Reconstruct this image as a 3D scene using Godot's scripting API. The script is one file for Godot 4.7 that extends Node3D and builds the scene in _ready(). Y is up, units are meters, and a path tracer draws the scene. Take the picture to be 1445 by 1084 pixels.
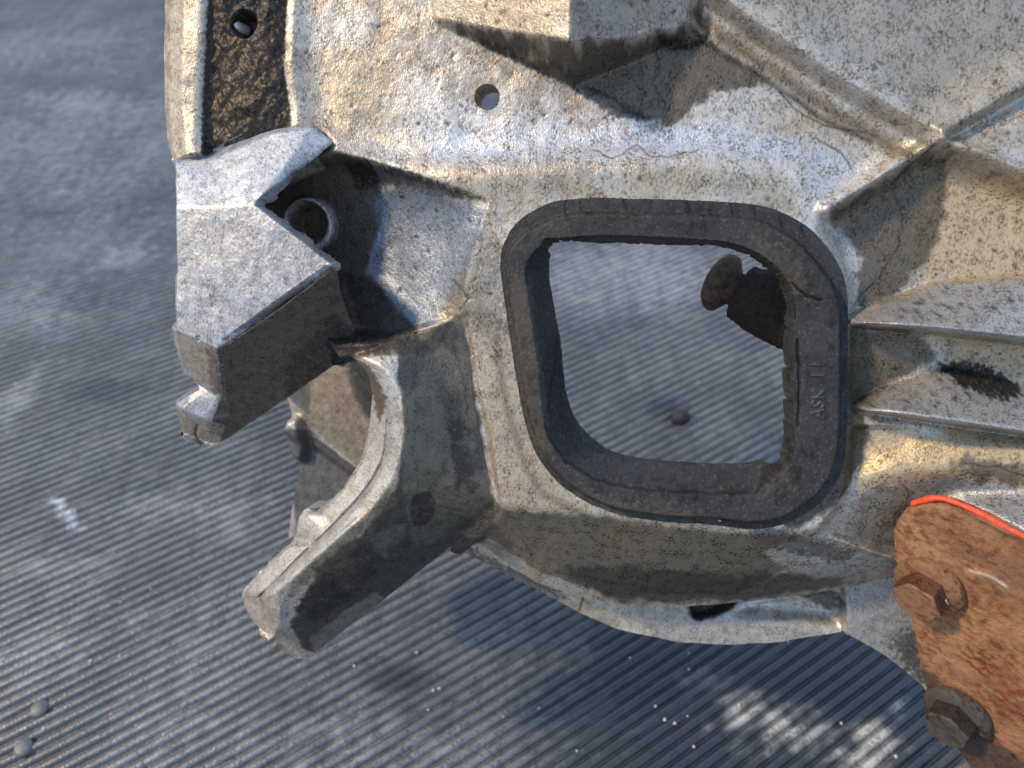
extends Node3D

# ---- camera set-up (photograph is 1445 x 1084; F is the focal length in those pixels) ----
const F := 1002.0
const CAM_H := 0.35
const PITCH := 48.0
const MM := 0.001
const RIB_DEPTH := 0.0011
var cam := Vector3(0, CAM_H, 0)
var cx := Vector3(1, 0, 0)
var cy := Vector3(0, cos(deg_to_rad(PITCH)), -sin(deg_to_rad(PITCH)))
var cf := Vector3(0, -sin(deg_to_rad(PITCH)), -cos(deg_to_rad(PITCH)))

# frame of the casting's main wall
var wall_n: Vector3
var wall_u: Vector3
var wall_v: Vector3
var wall_o: Vector3
var base := Vector3(0.08, 0.0, -0.14)
var M := {}
var used := {}


func ray(px: float, py: float) -> Vector3:
	return cf + cx * ((px - 722.5) / F) + cy * ((542.0 - py) / F)


func on_mat(px: float, py: float) -> Vector3:
	var d := ray(px, py)
	return cam + d * (-CAM_H / d.y)


func spot(px: float, py: float, h: float) -> Vector3:      # the point h mm above the main wall on a line of sight
	var d := ray(px, py)
	return cam + d * ((wall_n.dot(wall_o - cam) + h * MM) / wall_n.dot(d))


# ------------------------------------------------------------------ relief sheets
class Sheet:
	var host
	var o: Vector3
	var u: Vector3
	var v: Vector3
	var n: Vector3
	var step: float
	var us: float
	var vs: float
	var nu: int
	var nv: int
	var s := PackedFloat32Array()
	var h := PackedFloat32Array()
	var cr := PackedFloat32Array()
	var cg := PackedFloat32Array()
	var cb := PackedFloat32Array()
	var lab := PackedByteArray()
	var calm := PackedFloat32Array()         # 1 where the sand-cast roughness is full, less on machined places
	var on_surface := false
	var skirt_dir := Vector3.ZERO
	var skirt := 0.012

	func setup(host_, o_: Vector3, u_: Vector3, v_: Vector3, n_: Vector3, step_mm: float, corners: Array, h0: float, col: Color) -> void:
		host = host_; o = o_; u = u_; v = v_; n = n_; step = step_mm * 0.001
		us = 0.0; vs = 0.0
		var lo := Vector2(1e9, 1e9)
		var hi := Vector2(-1e9, -1e9)
		for c in corners:
			var g := grid(c[0], c[1], c[2])
			lo = lo.min(g); hi = hi.max(g)
		us = floor(lo.x) * step; vs = floor(lo.y) * step
		nu = int(hi.x - lo.x) + 4; nv = int(hi.y - lo.y) + 4
		var k := nu * nv
		s.resize(k); h.resize(k); cr.resize(k); cg.resize(k); cb.resize(k); lab.resize(k); calm.resize(k)
		calm.fill(1.0)
		h.fill(h0); cr.fill(col.r); cg.fill(col.g); cb.fill(col.b)
		skirt_dir = -n

	func grid(px: float, py: float, hh: float) -> Vector2:
		var d: Vector3 = host.ray(px, py)
		var q: Vector3 = host.cam + d * ((n.dot(o - host.cam) + hh * 0.001) / n.dot(d)) - o
		return Vector2((q.dot(u) - us) / step, (q.dot(v) - vs) / step)

	func to_grid(pts: Array, hh: float) -> PackedVector2Array:
		var a := PackedVector2Array()
		for p in pts:
			a.append(hit(p[0], p[1], hh) if on_surface else grid(p[0], p[1], p[2] if p.size() > 2 else hh))
		return a

	# where a line of sight first meets the relief that has been built so far
	func hit(px: float, py: float, hh: float) -> Vector2:
		var g0 := grid(px, py, 0.0)
		var dg := (grid(px, py, 10.0) - g0) / 10.0
		var z := 26.0
		while z > -72.0:
			var g := g0 + dg * z
			var x := int(g.x + 0.5); var y := int(g.y + 0.5)
			if x >= 0 and y >= 0 and x < nu and y < nv:
				var i := y * nu + x
				if s[i] > -0.45 and h[i] >= z:
					return g
			z -= 0.35
		return g0 + dg * hh

	static func curve(a: PackedVector2Array, closed := true, per := 8) -> PackedVector2Array:
		var r := PackedVector2Array()
		var m := a.size()
		for i in (m if closed else m - 1):
			var p0 := a[(i - 1 + m) % m] if closed or i > 0 else a[0]
			var p1 := a[i]
			var p2 := a[(i + 1) % m]
			var p3 := a[(i + 2) % m] if closed or i + 2 < m else a[m - 1]
			for k in per:
				r.append(p1.cubic_interpolate(p2, p0, p3, float(k) / per))
		if not closed:
			r.append(a[m - 1])
		return r

	# soft coverage of a polygon: {x, y, w, h, m}
	func mask(pts: Array, hh := 0.0, blur := 1, smooth := false) -> Dictionary:
		var a := to_grid(pts, hh)
		if smooth:
			a = curve(a)
		return cover(a, blur)

	func cover(a: PackedVector2Array, blur: int) -> Dictionary:
		var lo := Vector2(1e9, 1e9)
		var hi := Vector2(-1e9, -1e9)
		for p in a:
			lo = lo.min(p); hi = hi.max(p)
		var pad := blur * 2 + 2
		var x0 := maxi(0, int(lo.x) - pad); var y0 := maxi(0, int(lo.y) - pad)
		var x1 := mini(nu - 1, int(hi.x) + pad + 1); var y1 := mini(nv - 1, int(hi.y) + pad + 1)
		var w := maxi(1, x1 - x0 + 1); var hgt := maxi(1, y1 - y0 + 1)
		var m := PackedFloat32Array()
		m.resize(w * hgt)
		var cnt := a.size()
		for j in hgt:
			for sub in 2:
				var y := y0 + j - 0.25 + 0.5 * sub
				var xs: Array[float] = []
				for i in cnt:
					var p := a[i]
					var q := a[(i + 1) % cnt]
					if (p.y <= y) != (q.y <= y):
						xs.append(p.x + (q.x - p.x) * (y - p.y) / (q.y - p.y))
				xs.sort()
				for k in range(0, xs.size() - 1, 2):
					var l := xs[k] + 0.5 - x0
					var r := xs[k + 1] + 0.5 - x0
					if r <= 0.0 or l >= w:
						continue
					l = maxf(l, 0.0); r = minf(r, float(w))
					var il := int(l); var ir := int(r)
					var row := j * w
					if il == ir:
						m[row + il] += 0.5 * (r - l)
						continue
					m[row + il] += 0.5 * (il + 1 - l)
					for x in range(il + 1, ir):
						m[row + x] += 0.5
					if ir < w:
						m[row + ir] += 0.5 * (r - ir)
		if blur > 0:
			m = box(m, w, hgt, blur)
			m = box(m, w, hgt, blur)
		return {"x": x0, "y": y0, "w": w, "h": hgt, "m": m}

	static func box(m: PackedFloat32Array, w: int, hgt: int, r: int) -> PackedFloat32Array:
		var t := PackedFloat32Array()
		t.resize(w * hgt)
		var inv := 1.0 / (2 * r + 1)
		for j in hgt:
			var row := j * w
			var acc := m[row] * r
			for x in r:
				acc += m[row + mini(x, w - 1)]
			for x in w:
				acc += m[row + mini(x + r, w - 1)]
				t[row + x] = acc * inv
				acc -= m[row + maxi(x - r, 0)]
		var res := PackedFloat32Array()
		res.resize(w * hgt)
		for x in w:
			var acc := t[x] * r
			for j in r:
				acc += t[mini(j, hgt - 1) * w + x]
			for j in hgt:
				acc += t[mini(j + r, hgt - 1) * w + x]
				res[j * w + x] = acc * inv
				acc -= t[maxi(j - r, 0) * w + x]
		return res

	func add(k: Dictionary, mm: float) -> void:
		var m: PackedFloat32Array = k.m
		for j in k.h:
			var at: int = (k.y + j) * nu + k.x
			var row: int = j * k.w
			for x in k.w:
				h[at + x] += m[row + x] * mm

	func paint(k: Dictionary, c: Color, amount := 1.0, noise := PackedByteArray(), rough := 0.0, sharp := 0.5, sub := Vector2i.ZERO) -> void:
		# ragged stain: the soft edge of the mask is broken up by noise
		var m: PackedFloat32Array = k.m
		for j in k.h:
			var at: int = (k.y + j) * nu + k.x
			var row: int = j * k.w
			for x in k.w:
				var f := m[row + x]
				if f <= 0.0:
					continue
				var i: int = at + x
				if rough > 0.0:
					f = smoothstep(0.5 - sharp, 0.5 + sharp, f + (noise[i] / 255.0 - 0.5) * rough)
				f *= amount
				cr[i] += (c.r - cr[i]) * f
				cg[i] += (c.g - cg[i]) * f
				cb[i] += (c.b - cb[i]) * f

	func speckle(noise: PackedByteArray, lo: float, hi: float, c: Color, amount: float) -> void:
		for i in nu * nv:
			var f := noise[i] / 255.0
			if f <= lo:
				continue
			f = clampf((f - lo) / (hi - lo), 0.0, 1.0) * amount
			cr[i] += (c.r - cr[i]) * f
			cg[i] += (c.g - cg[i]) * f
			cb[i] += (c.b - cb[i]) * f

	func speckle_in(noise: PackedByteArray, gate: PackedByteArray, lo: float, hi: float, c: Color, amount: float) -> void:
		for i in nu * nv:
			var f := noise[i] / 255.0 + (gate[i] / 255.0 - 0.5) * 0.3
			if f <= lo:
				continue
			f = clampf((f - lo) / (hi - lo), 0.0, 1.0) * amount
			cr[i] += (c.r - cr[i]) * f
			cg[i] += (c.g - cg[i]) * f
			cb[i] += (c.b - cb[i]) * f

	func lumps(k: Dictionary, noise: PackedByteArray, mm: float) -> void:
		var m: PackedFloat32Array = k.m
		for j in k.h:
			for x in k.w:
				var i: int = (k.y + j) * nu + k.x + x
				h[i] += (noise[i] / 255.0 - 0.5) * mm * m[j * k.w + x]

	func mottle(noise: PackedByteArray, tone: Color, amount: float) -> void:
		for i in nu * nv:
			var f := (noise[i] / 255.0 - 0.5) * amount
			cr[i] *= 1.0 + f * tone.r
			cg[i] *= 1.0 + f * tone.g
			cb[i] *= 1.0 + f * tone.b

	func rough(noise: PackedByteArray, mm: float) -> void:
		for i in nu * nv:
			h[i] += (noise[i] / 255.0 - 0.5) * mm * calm[i]

	func smooth_area(k: Dictionary, f: float) -> void:
		var m: PackedFloat32Array = k.m
		for j in k.h:
			for x in k.w:
				var i: int = (k.y + j) * nu + k.x + x
				calm[i] = lerpf(calm[i], f, m[j * k.w + x])

	# a line of given half width (cells): height and colour along it
	func stroke(pts: Array, hh: float, width: float, mm: float, c: Color, amount: float, smooth := true, wob := 0.0) -> void:
		var a := to_grid(pts, hh)
		if smooth:
			a = curve(a, false, 6)
		if wob > 0.0:
			for i in range(1, a.size() - 1):
				a[i] += Vector2(sin(i * 2.3 + a[i].x * 0.4), cos(i * 1.7 + a[i].y * 0.5)) * wob
		var seen := {}
		for i in a.size() - 1:
			var p := a[i]; var q := a[i + 1]
			var pad := width * 2.0 + 1.0
			var d := q - p
			var l2 := maxf(d.length_squared(), 1e-6)
			for y in range(maxi(0, int(minf(p.y, q.y) - pad)), mini(nv, int(maxf(p.y, q.y) + pad) + 1)):
				for x in range(maxi(0, int(minf(p.x, q.x) - pad)), mini(nu, int(maxf(p.x, q.x) + pad) + 1)):
					var g := Vector2(x, y)
					var t := clampf((g - p).dot(d) / l2, 0.0, 1.0)
					var dist := (g - p - d * t).length()
					if dist > pad:
						continue
					var f := exp(-dist * dist / (width * width))
					var key := y * nu + x
					if f > seen.get(key, 0.0):
						seen[key] = f
		for key in seen:
			var f: float = seen[key]
			h[key] += f * mm
			f *= amount
			cr[key] += (c.r - cr[key]) * f
			cg[key] += (c.g - cg[key]) * f
			cb[key] += (c.b - cb[key]) * f

	# strips of surface between rows of control points [px, py, h]
	func loft(rows: Array, smooth := true, per := 6) -> void:
		var fine: Array = []
		for r in rows:
			var a: Array[Vector3] = []
			for p in r:
				var g := grid(p[0], p[1], p[2])
				a.append(Vector3(g.x, g.y, p[2]))
			var out: Array[Vector3] = []
			for i in a.size() - 1:
				for k in per:
					var t := float(k) / per
					if smooth:
						out.append(a[i].cubic_interpolate(a[i + 1], a[maxi(i - 1, 0)], a[mini(i + 2, a.size() - 1)], t))
					else:
						out.append(a[i].lerp(a[i + 1], t))
			out.append(a[a.size() - 1])
			fine.append(out)
		for r in fine.size() - 1:
			var a: Array = fine[r]
			var b: Array = fine[r + 1]
			var na: int = a.size(); var nb: int = b.size()
			var cnt := maxi(na, nb)
			for i in cnt - 1:
				var a0 = a[mini(i, na - 1)]; var a1 = a[mini(i + 1, na - 1)]
				var b0 = b[mini(i, nb - 1)]; var b1 = b[mini(i + 1, nb - 1)]
				tri(a0, a1, b0)
				tri(a1, b1, b0)

	func tri(a: Vector3, b: Vector3, c: Vector3) -> void:
		var den := (b.y - c.y) * (a.x - c.x) + (c.x - b.x) * (a.y - c.y)
		if absf(den) < 1e-5:
			return
		for y in range(maxi(0, ceili(minf(a.y, minf(b.y, c.y)) - 0.01)), mini(nv - 1, floori(maxf(a.y, maxf(b.y, c.y)) + 0.01)) + 1):
			for x in range(maxi(0, ceili(minf(a.x, minf(b.x, c.x)) - 0.01)), mini(nu - 1, floori(maxf(a.x, maxf(b.x, c.x)) + 0.01)) + 1):
				var w0 := ((b.y - c.y) * (x - c.x) + (c.x - b.x) * (y - c.y)) / den
				var w1 := ((c.y - a.y) * (x - c.x) + (a.x - c.x) * (y - c.y)) / den
				var w2 := 1.0 - w0 - w1
				if w0 < -0.002 or w1 < -0.002 or w2 < -0.002:
					continue
				h[y * nu + x] = a.z * w0 + b.z * w1 + c.z * w2

	func soften(k: Dictionary, r: int, times := 1) -> void:   # smooth the heights inside a mask
		var w: int = k.w; var hgt: int = k.h
		var m := PackedFloat32Array()
		m.resize(w * hgt)
		for j in hgt:
			for x in w:
				m[j * w + x] = h[(k.y + j) * nu + k.x + x]
		for t in times:
			m = box(m, w, hgt, r)
		var f: PackedFloat32Array = k.m
		for j in hgt:
			for x in w:
				var i: int = (k.y + j) * nu + k.x + x
				h[i] += (m[j * w + x] - h[i]) * f[j * w + x]

	func all() -> Dictionary:
		var m := PackedFloat32Array()
		m.resize(nu * nv)
		m.fill(1.0)
		return {"x": 0, "y": 0, "w": nu, "h": nv, "m": m}

	func shape(k: Dictionary) -> void:       # outline
		s.fill(-0.5)
		var m: PackedFloat32Array = k.m
		for j in k.h:
			for x in k.w:
				s[(k.y + j) * nu + k.x + x] = m[j * k.w + x] - 0.5

	func cut(k: Dictionary) -> void:         # hole
		var m: PackedFloat32Array = k.m
		for j in k.h:
			for x in k.w:
				var i: int = (k.y + j) * nu + k.x + x
				s[i] = minf(s[i], 0.5 - m[j * k.w + x])

	func fray(noise: PackedByteArray, amount: float) -> void:
		for i in nu * nv:
			if absf(s[i]) < 0.48:
				s[i] += (noise[i] / 255.0 - 0.5) * amount

	func label(pts: Array, id: int, hh := 0.0) -> void:
		var k := mask(pts, hh, 0)
		var m: PackedFloat32Array = k.m
		for j in k.h:
			for x in k.w:
				if m[j * k.w + x] > 0.5:
					lab[(k.y + j) * nu + k.x + x] = id

	func noise(seed_: int, freq: float, oct := 3, kind := FastNoiseLite.TYPE_SIMPLEX_SMOOTH) -> PackedByteArray:
		var f := FastNoiseLite.new()
		f.seed = seed_; f.frequency = freq; f.noise_type = kind
		f.fractal_octaves = oct
		if oct <= 1:
			f.fractal_type = FastNoiseLite.FRACTAL_NONE
		return f.get_image(nu, nv, false, false, true).get_data()

	# carry the heights a little past the outline, so that edges are cut cleanly
	func bleed() -> void:
		var known := PackedByteArray()
		known.resize(nu * nv)
		for i in nu * nv:
			known[i] = 1 if s[i] > 0.0 else 0
		for pass_ in 2:
			var todo := PackedInt32Array()
			var vals := PackedFloat32Array()
			for j in range(2, nv - 2):
				for i in range(2, nu - 2):
					var g := j * nu + i
					if known[g]:
						continue
					if s[g] < -0.49 and not (known[g - 1] or known[g + 1] or known[g - nu] or known[g + nu]):
						continue
					var sum := 0.0; var cnt := 0
					for d in [-1, 1, -nu, nu, -nu - 1, -nu + 1, nu - 1, nu + 1]:
						if known[g + d]:
							if known[g + 2 * d]:
								sum += 1.7 * h[g + d] - 0.7 * h[g + 2 * d]
							else:
								sum += h[g + d]
							cnt += 1
					if cnt > 0:
						todo.append(g); vals.append(sum / cnt)
			for k in todo.size():
				h[todo[k]] = vals[k]
				known[todo[k]] = 1

	# build one mesh per label; returns {label: ArrayMesh}
	func build(at: Vector3, backing := true) -> Dictionary:
		bleed()
		var nrm := PackedVector3Array()
		nrm.resize(nu * nv)
		for j in nv:
			var ju := mini(j + 1, nv - 1) * nu; var jd := maxi(j - 1, 0) * nu
			for i in nu:
				var sx := (h[j * nu + mini(i + 1, nu - 1)] - h[j * nu + maxi(i - 1, 0)]) * 0.001 / (2.0 * step)
				var sy := (h[ju + i] - h[jd + i]) * 0.001 / (2.0 * step)
				nrm[j * nu + i] = (n - u * sx - v * sy).normalized()
		var out := {}
		var sets := {}
		var off := o - at + u * us + v * vs
		for j in nv - 1:
			for i in nu - 1:
				var i0 := j * nu + i
				var s0 := s[i0]; var s1 := s[i0 + 1]; var s2 := s[i0 + nu + 1]; var s3 := s[i0 + nu]
				var code := (1 if s0 > 0.0 else 0) | (2 if s1 > 0.0 else 0) | (4 if s2 > 0.0 else 0) | (8 if s3 > 0.0 else 0)
				if code == 0:
					continue
				var l := lab[i0]
				if not sets.has(l):
					var remap := PackedInt32Array()
					remap.resize(nu * nv)
					remap.fill(-1)
					sets[l] = {"v": PackedVector3Array(), "n": PackedVector3Array(), "c": PackedColorArray(), "i": PackedInt32Array(), "r": remap, "e": {}}
				var b: Dictionary = sets[l]
				if code == 15:
					var q := [i0, i0 + 1, i0 + nu + 1, i0 + nu]
					var id := [0, 0, 0, 0]
					for k in 4:
						id[k] = vert(b, q[k], off, nrm)
					# front faces run clockwise seen from the side the normal points to
					if absf(h[q[0]] - h[q[2]]) < absf(h[q[1]] - h[q[3]]):
						b.i.append(id[0]); b.i.append(id[2]); b.i.append(id[1]); b.i.append(id[0]); b.i.append(id[3]); b.i.append(id[2])
					else:
						b.i.append(id[0]); b.i.append(id[3]); b.i.append(id[1]); b.i.append(id[1]); b.i.append(id[3]); b.i.append(id[2])
					continue
				var qs := [i0, i0 + 1, i0 + nu + 1, i0 + nu]
				var ss := [s0, s1, s2, s3]
				var ring: Array = []
				var border: Array = []
				for k in 4:
					var k2 := (k + 1) % 4
					if ss[k] > 0.0:
						ring.append(vert(b, qs[k], off, nrm))
					if (ss[k] > 0.0) != (ss[k2] > 0.0):
						var e := edge(b, qs[k], qs[k2], ss[k], ss[k2], off, nrm)
						ring.append(e)
						border.append([e, ss[k] > 0.0])
				for k in range(1, ring.size() - 1):
					b.i.append(ring[0]); b.i.append(ring[k + 1]); b.i.append(ring[k])
				if skirt > 0.0:
					for k in border.size():
						if border[k][1]:
							var nx = border[(k + 1) % border.size()]
							wall(b, border[k][0], nx[0])
		if backing and skirt > 0.0:
			var b2 := {"v": PackedVector3Array(), "n": PackedVector3Array(), "c": PackedColorArray(), "i": PackedInt32Array()}
			var first: int = sets.keys()[0]
			for kk in sets:
				if kk == 0:
					first = 0
			b2 = sets[first]
			var st := 4
			for j in range(0, nv - st, st):
				for i in range(0, nu - st, st):
					var q := [j * nu + i, j * nu + i + st, (j + st) * nu + i + st, (j + st) * nu + i]
					if s[q[0]] <= 0.0 or s[q[1]] <= 0.0 or s[q[2]] <= 0.0 or s[q[3]] <= 0.0 or s[q[0] + 2 * nu + 2] <= 0.0:
						continue
					var at0: int = b2.v.size()
					for k in 4:
						var g: int = q[k]
						b2.v.append(off + u * (step * (g % nu)) + v * (step * (g / nu)) + n * (h[g] * 0.001) + skirt_dir * skirt)
						b2.n.append(-nrm[g])
						b2.c.append(Color(cr[g], cg[g], cb[g]))
					for k in [0, 1, 2, 0, 2, 3]:
						b2.i.append(at0 + k)
		for l in sets:
			var b: Dictionary = sets[l]
			var arr := []
			arr.resize(Mesh.ARRAY_MAX)
			arr[Mesh.ARRAY_VERTEX] = b.v; arr[Mesh.ARRAY_NORMAL] = b.n; arr[Mesh.ARRAY_COLOR] = b.c; arr[Mesh.ARRAY_INDEX] = b.i
			var me := ArrayMesh.new()
			me.add_surface_from_arrays(Mesh.PRIMITIVE_TRIANGLES, arr)
			out[l] = me
		return out

	func vert(b: Dictionary, g: int, off: Vector3, nrm: PackedVector3Array) -> int:
		var r: int = b.r[g]
		if r >= 0:
			return r
		r = b.v.size()
		b.r[g] = r
		b.v.append(off + u * (step * (g % nu)) + v * (step * (g / nu)) + n * (h[g] * 0.001))
		b.n.append(nrm[g])
		b.c.append(Color(cr[g], cg[g], cb[g]))
		return r

	func edge(b: Dictionary, g0: int, g1: int, a: float, c: float, off: Vector3, nrm: PackedVector3Array) -> int:
		var key := mini(g0, g1) * 4 + (0 if absi(g0 - g1) == 1 else 1)
		if b.e.has(key):
			return b.e[key]
		var t := a / (a - c)
		var keep := g0 if a > 0.0 else g1
		var r: int = b.v.size()
		b.v.append(off + u * (step * lerpf(g0 % nu, g1 % nu, t)) + v * (step * lerpf(g0 / nu, g1 / nu, t)) + n * (lerpf(h[g0], h[g1], t) * 0.001))
		b.n.append(nrm[keep])
		b.c.append(Color(cr[keep], cg[keep], cb[keep]))
		b.e[key] = r
		return r

	func wall(b: Dictionary, i0: int, i1: int) -> void:
		var p0: Vector3 = b.v[i0]; var p1: Vector3 = b.v[i1]
		var nn := (p1 - p0).cross(n).normalized()
		var at: int = b.v.size()
		for p in [p0, p1, p1 + skirt_dir * skirt, p0 + skirt_dir * skirt]:
			b.v.append(p)
			b.n.append(nn)
		for c in [b.c[i0], b.c[i1], b.c[i1], b.c[i0]]:
			b.c.append(c)
		for k in [0, 1, 2, 0, 2, 3]:
			b.i.append(at + k)


# ------------------------------------------------------------------ scene helpers
func numbered(called: String) -> String:
	used[called] = used.get(called, -1) + 1
	return called if used[called] == 0 else "%s_%03d" % [called, used[called]]


func tag(o: Node, label: String, category: String, group := "") -> void:
	o.set_meta("label", label)
	o.set_meta("category", category)
	if group:
		o.set_meta("group", group)


func part(called: String, mesh: Mesh, m: Material, parent: Node, look := "") -> MeshInstance3D:
	var o := MeshInstance3D.new()
	o.name = called
	o.mesh = mesh
	o.material_override = m
	parent.add_child(o, true)
	if look:
		o.set_meta("label", look)
	return o


func thing(called: String, at: Vector3) -> Node3D:
	var o := Node3D.new()
	o.name = numbered(called)
	add_child(o, true)
	o.position = at
	return o


func tex_noise(size: int, seed_: int, freq: float, oct: int) -> Image:
	var f := FastNoiseLite.new()
	f.seed = seed_; f.frequency = freq; f.fractal_octaves = oct
	return f.get_seamless_image(size, size, false, false, 0.1)


func make_texture(size: int, seed_: int, base_c: Color, spot_c: Color, freq: float, lo: float, hi: float, grain: float) -> ImageTexture:
	# base colour with darker specks and a fine grain
	var a := tex_noise(size, seed_, freq, 3).get_data()
	var b := tex_noise(size, seed_ + 7, freq * 4.0, 2).get_data()
	var c := tex_noise(size, seed_ + 13, freq * 0.2, 3).get_data()
	var d := PackedByteArray()
	d.resize(size * size * 3)
	for i in size * size:
		var f := clampf((a[i] / 255.0 + (c[i] / 255.0 - 0.5) * 0.6 - lo) / (hi - lo), 0.0, 1.0)
		var g := 1.0 + (b[i] / 255.0 - 0.5) * grain
		d[i * 3] = clampi(int(lerpf(base_c.r, spot_c.r, f) * g * 255.0), 0, 255)
		d[i * 3 + 1] = clampi(int(lerpf(base_c.g, spot_c.g, f) * g * 255.0), 0, 255)
		d[i * 3 + 2] = clampi(int(lerpf(base_c.b, spot_c.b, f) * g * 255.0), 0, 255)
	return ImageTexture.create_from_image(Image.create_from_data(size, size, false, Image.FORMAT_RGB8, d))


func grey_texture(size: int, seed_: int, freq: float, oct: int, lo: float, hi: float) -> ImageTexture:
	var a := tex_noise(size, seed_, freq, oct).get_data()
	for i in a.size():
		a[i] = clampi(int(lerpf(lo, hi, a[i] / 255.0) * 255.0), 0, 255)
	return ImageTexture.create_from_image(Image.create_from_data(size, size, false, Image.FORMAT_L8, a))


func surface(tex: Texture2D, bump: Texture2D, bump_cm: float, rough_tex: Texture2D, roughness: float, metallic: float, size_m: float, spec := 0.5) -> StandardMaterial3D:
	var m := StandardMaterial3D.new()
	m.vertex_color_use_as_albedo = true
	m.albedo_texture = tex
	m.roughness = roughness
	if rough_tex:
		m.roughness_texture = rough_tex
	m.metallic = metallic
	m.metallic_specular = spec
	m.uv1_triplanar = true
	m.uv1_world_triplanar = true
	m.uv1_scale = Vector3.ONE / size_m
	if bump:
		m.heightmap_enabled = true
		m.heightmap_texture = bump
		m.heightmap_scale = bump_cm
	return m


func make_materials() -> void:
	var speck := make_texture(1024, 3, Color(1, 1, 1), Color(0.58, 0.55, 0.5), 0.035, 0.60, 0.76, 0.25)
	var speck_soft := make_texture(1024, 8, Color(1, 1, 1), Color(0.68, 0.67, 0.66), 0.03, 0.5, 0.75, 0.3)
	var bump := grey_texture(1024, 21, 0.05, 4, 0.0, 1.0)
	var rgh := grey_texture(512, 31, 0.02, 4, 0.65, 1.0)
	M.cast = surface(speck, bump, 0.014, rgh, 0.55, 0.5, 0.04, 0.25)
	M.ear = surface(speck_soft, bump, 0.006, rgh, 0.52, 0.45, 0.03, 0.25)
	M.rubber = surface(make_texture(512, 41, Color(1, 1, 1), Color(0.7, 0.66, 0.6), 0.03, 0.6, 0.8, 0.25), bump, 0.01, rgh, 0.75, 0.0, 0.06, 0.35)
	M.rust = surface(make_texture(1024, 51, Color(1, 1, 1), Color(0.7, 0.62, 0.57), 0.02, 0.5, 0.75, 0.3), bump, 0.02, rgh, 0.9, 0.0, 0.06, 0.3)
	M.mat = surface(make_texture(1024, 61, Color(1, 1, 1), Color(0.6, 0.6, 0.62), 0.03, 0.5, 0.75, 0.5), bump, 0.02, rgh, 0.52, 0.0, 0.08, 0.8)
	M.grime = surface(speck, bump, 0.06, rgh, 0.95, 0.0, 0.02, 0.2)
	M.orange = surface(null, bump, 0.01, null, 0.45, 0.0, 0.04)
	M.tar = surface(null, bump, 0.01, null, 0.3, 0.0, 0.02)
	M.stone = surface(null, bump, 0.02, null, 0.6, 0.0, 0.02)


# ------------------------------------------------------------------ ready
func _ready() -> void:
	# camera
	var c := Camera3D.new()
	c.name = "camera"
	var at := CameraAttributesPhysical.new()
	at.frustum_focal_length = 22.19
	at.exposure_aperture = 10.5
	at.frustum_focus_distance = 0.212
	at.frustum_near = 0.02
	at.frustum_far = 60.0
	c.attributes = at
	c.fov = rad_to_deg(2.0 * atan(542.0 / F))
	c.near = 0.02
	c.far = 60.0
	add_child(c)
	c.position = cam
	c.basis = Basis(cx, cy, -cf)
	c.current = true
	# sky and exposure
	var e := Environment.new()
	e.background_mode = Environment.BG_SKY
	var sk := ProceduralSkyMaterial.new()
	sk.sky_top_color = Color(0.505, 0.62, 0.765)
	sk.sky_horizon_color = Color(0.83, 0.86, 0.89)
	sk.sky_curve = 0.18
	sk.ground_bottom_color = Color(0.25, 0.24, 0.22)
	sk.ground_horizon_color = Color(0.45, 0.45, 0.44)
	sk.sun_angle_max = 12.0
	e.sky = Sky.new()
	e.sky.sky_material = sk
	e.background_energy_multiplier = 1.75
	e.tonemap_mode = Environment.TONE_MAPPER_LINEAR
	e.tonemap_exposure = 1.22
	e.sdfgi_enabled = true
	e.ssao_enabled = true
	e.ssil_enabled = true
	var we := WorldEnvironment.new()
	we.name = "environment"
	we.environment = e
	add_child(we)
	# sun: from the upper left, a little in front of the casting
	var sun := DirectionalLight3D.new()
	sun.name = "sun"
	sun.light_energy = 1.0
	sun.light_color = Color(1.0, 0.90, 0.76)
	sun.light_angular_distance = 5.0
	sun.shadow_enabled = true
	add_child(sun)
	var to_sun := Vector3(-1.25, 1.18, 0.0).normalized()
	sun.look_at_from_position(to_sun, Vector3.ZERO)

	wall_n = (cx * -0.18 + cy * -0.12 - cf * 0.976).normalized()
	wall_u = cy.cross(wall_n).normalized()
	wall_v = wall_n.cross(wall_u).normalized()
	wall_o = cam + ray(940, 500) * 0.215
	make_materials()
	make_mat()
	make_housing()
	make_seal()
	make_pin()
	make_bits()
	print("built in ", Time.get_ticks_msec(), " ms")


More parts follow.
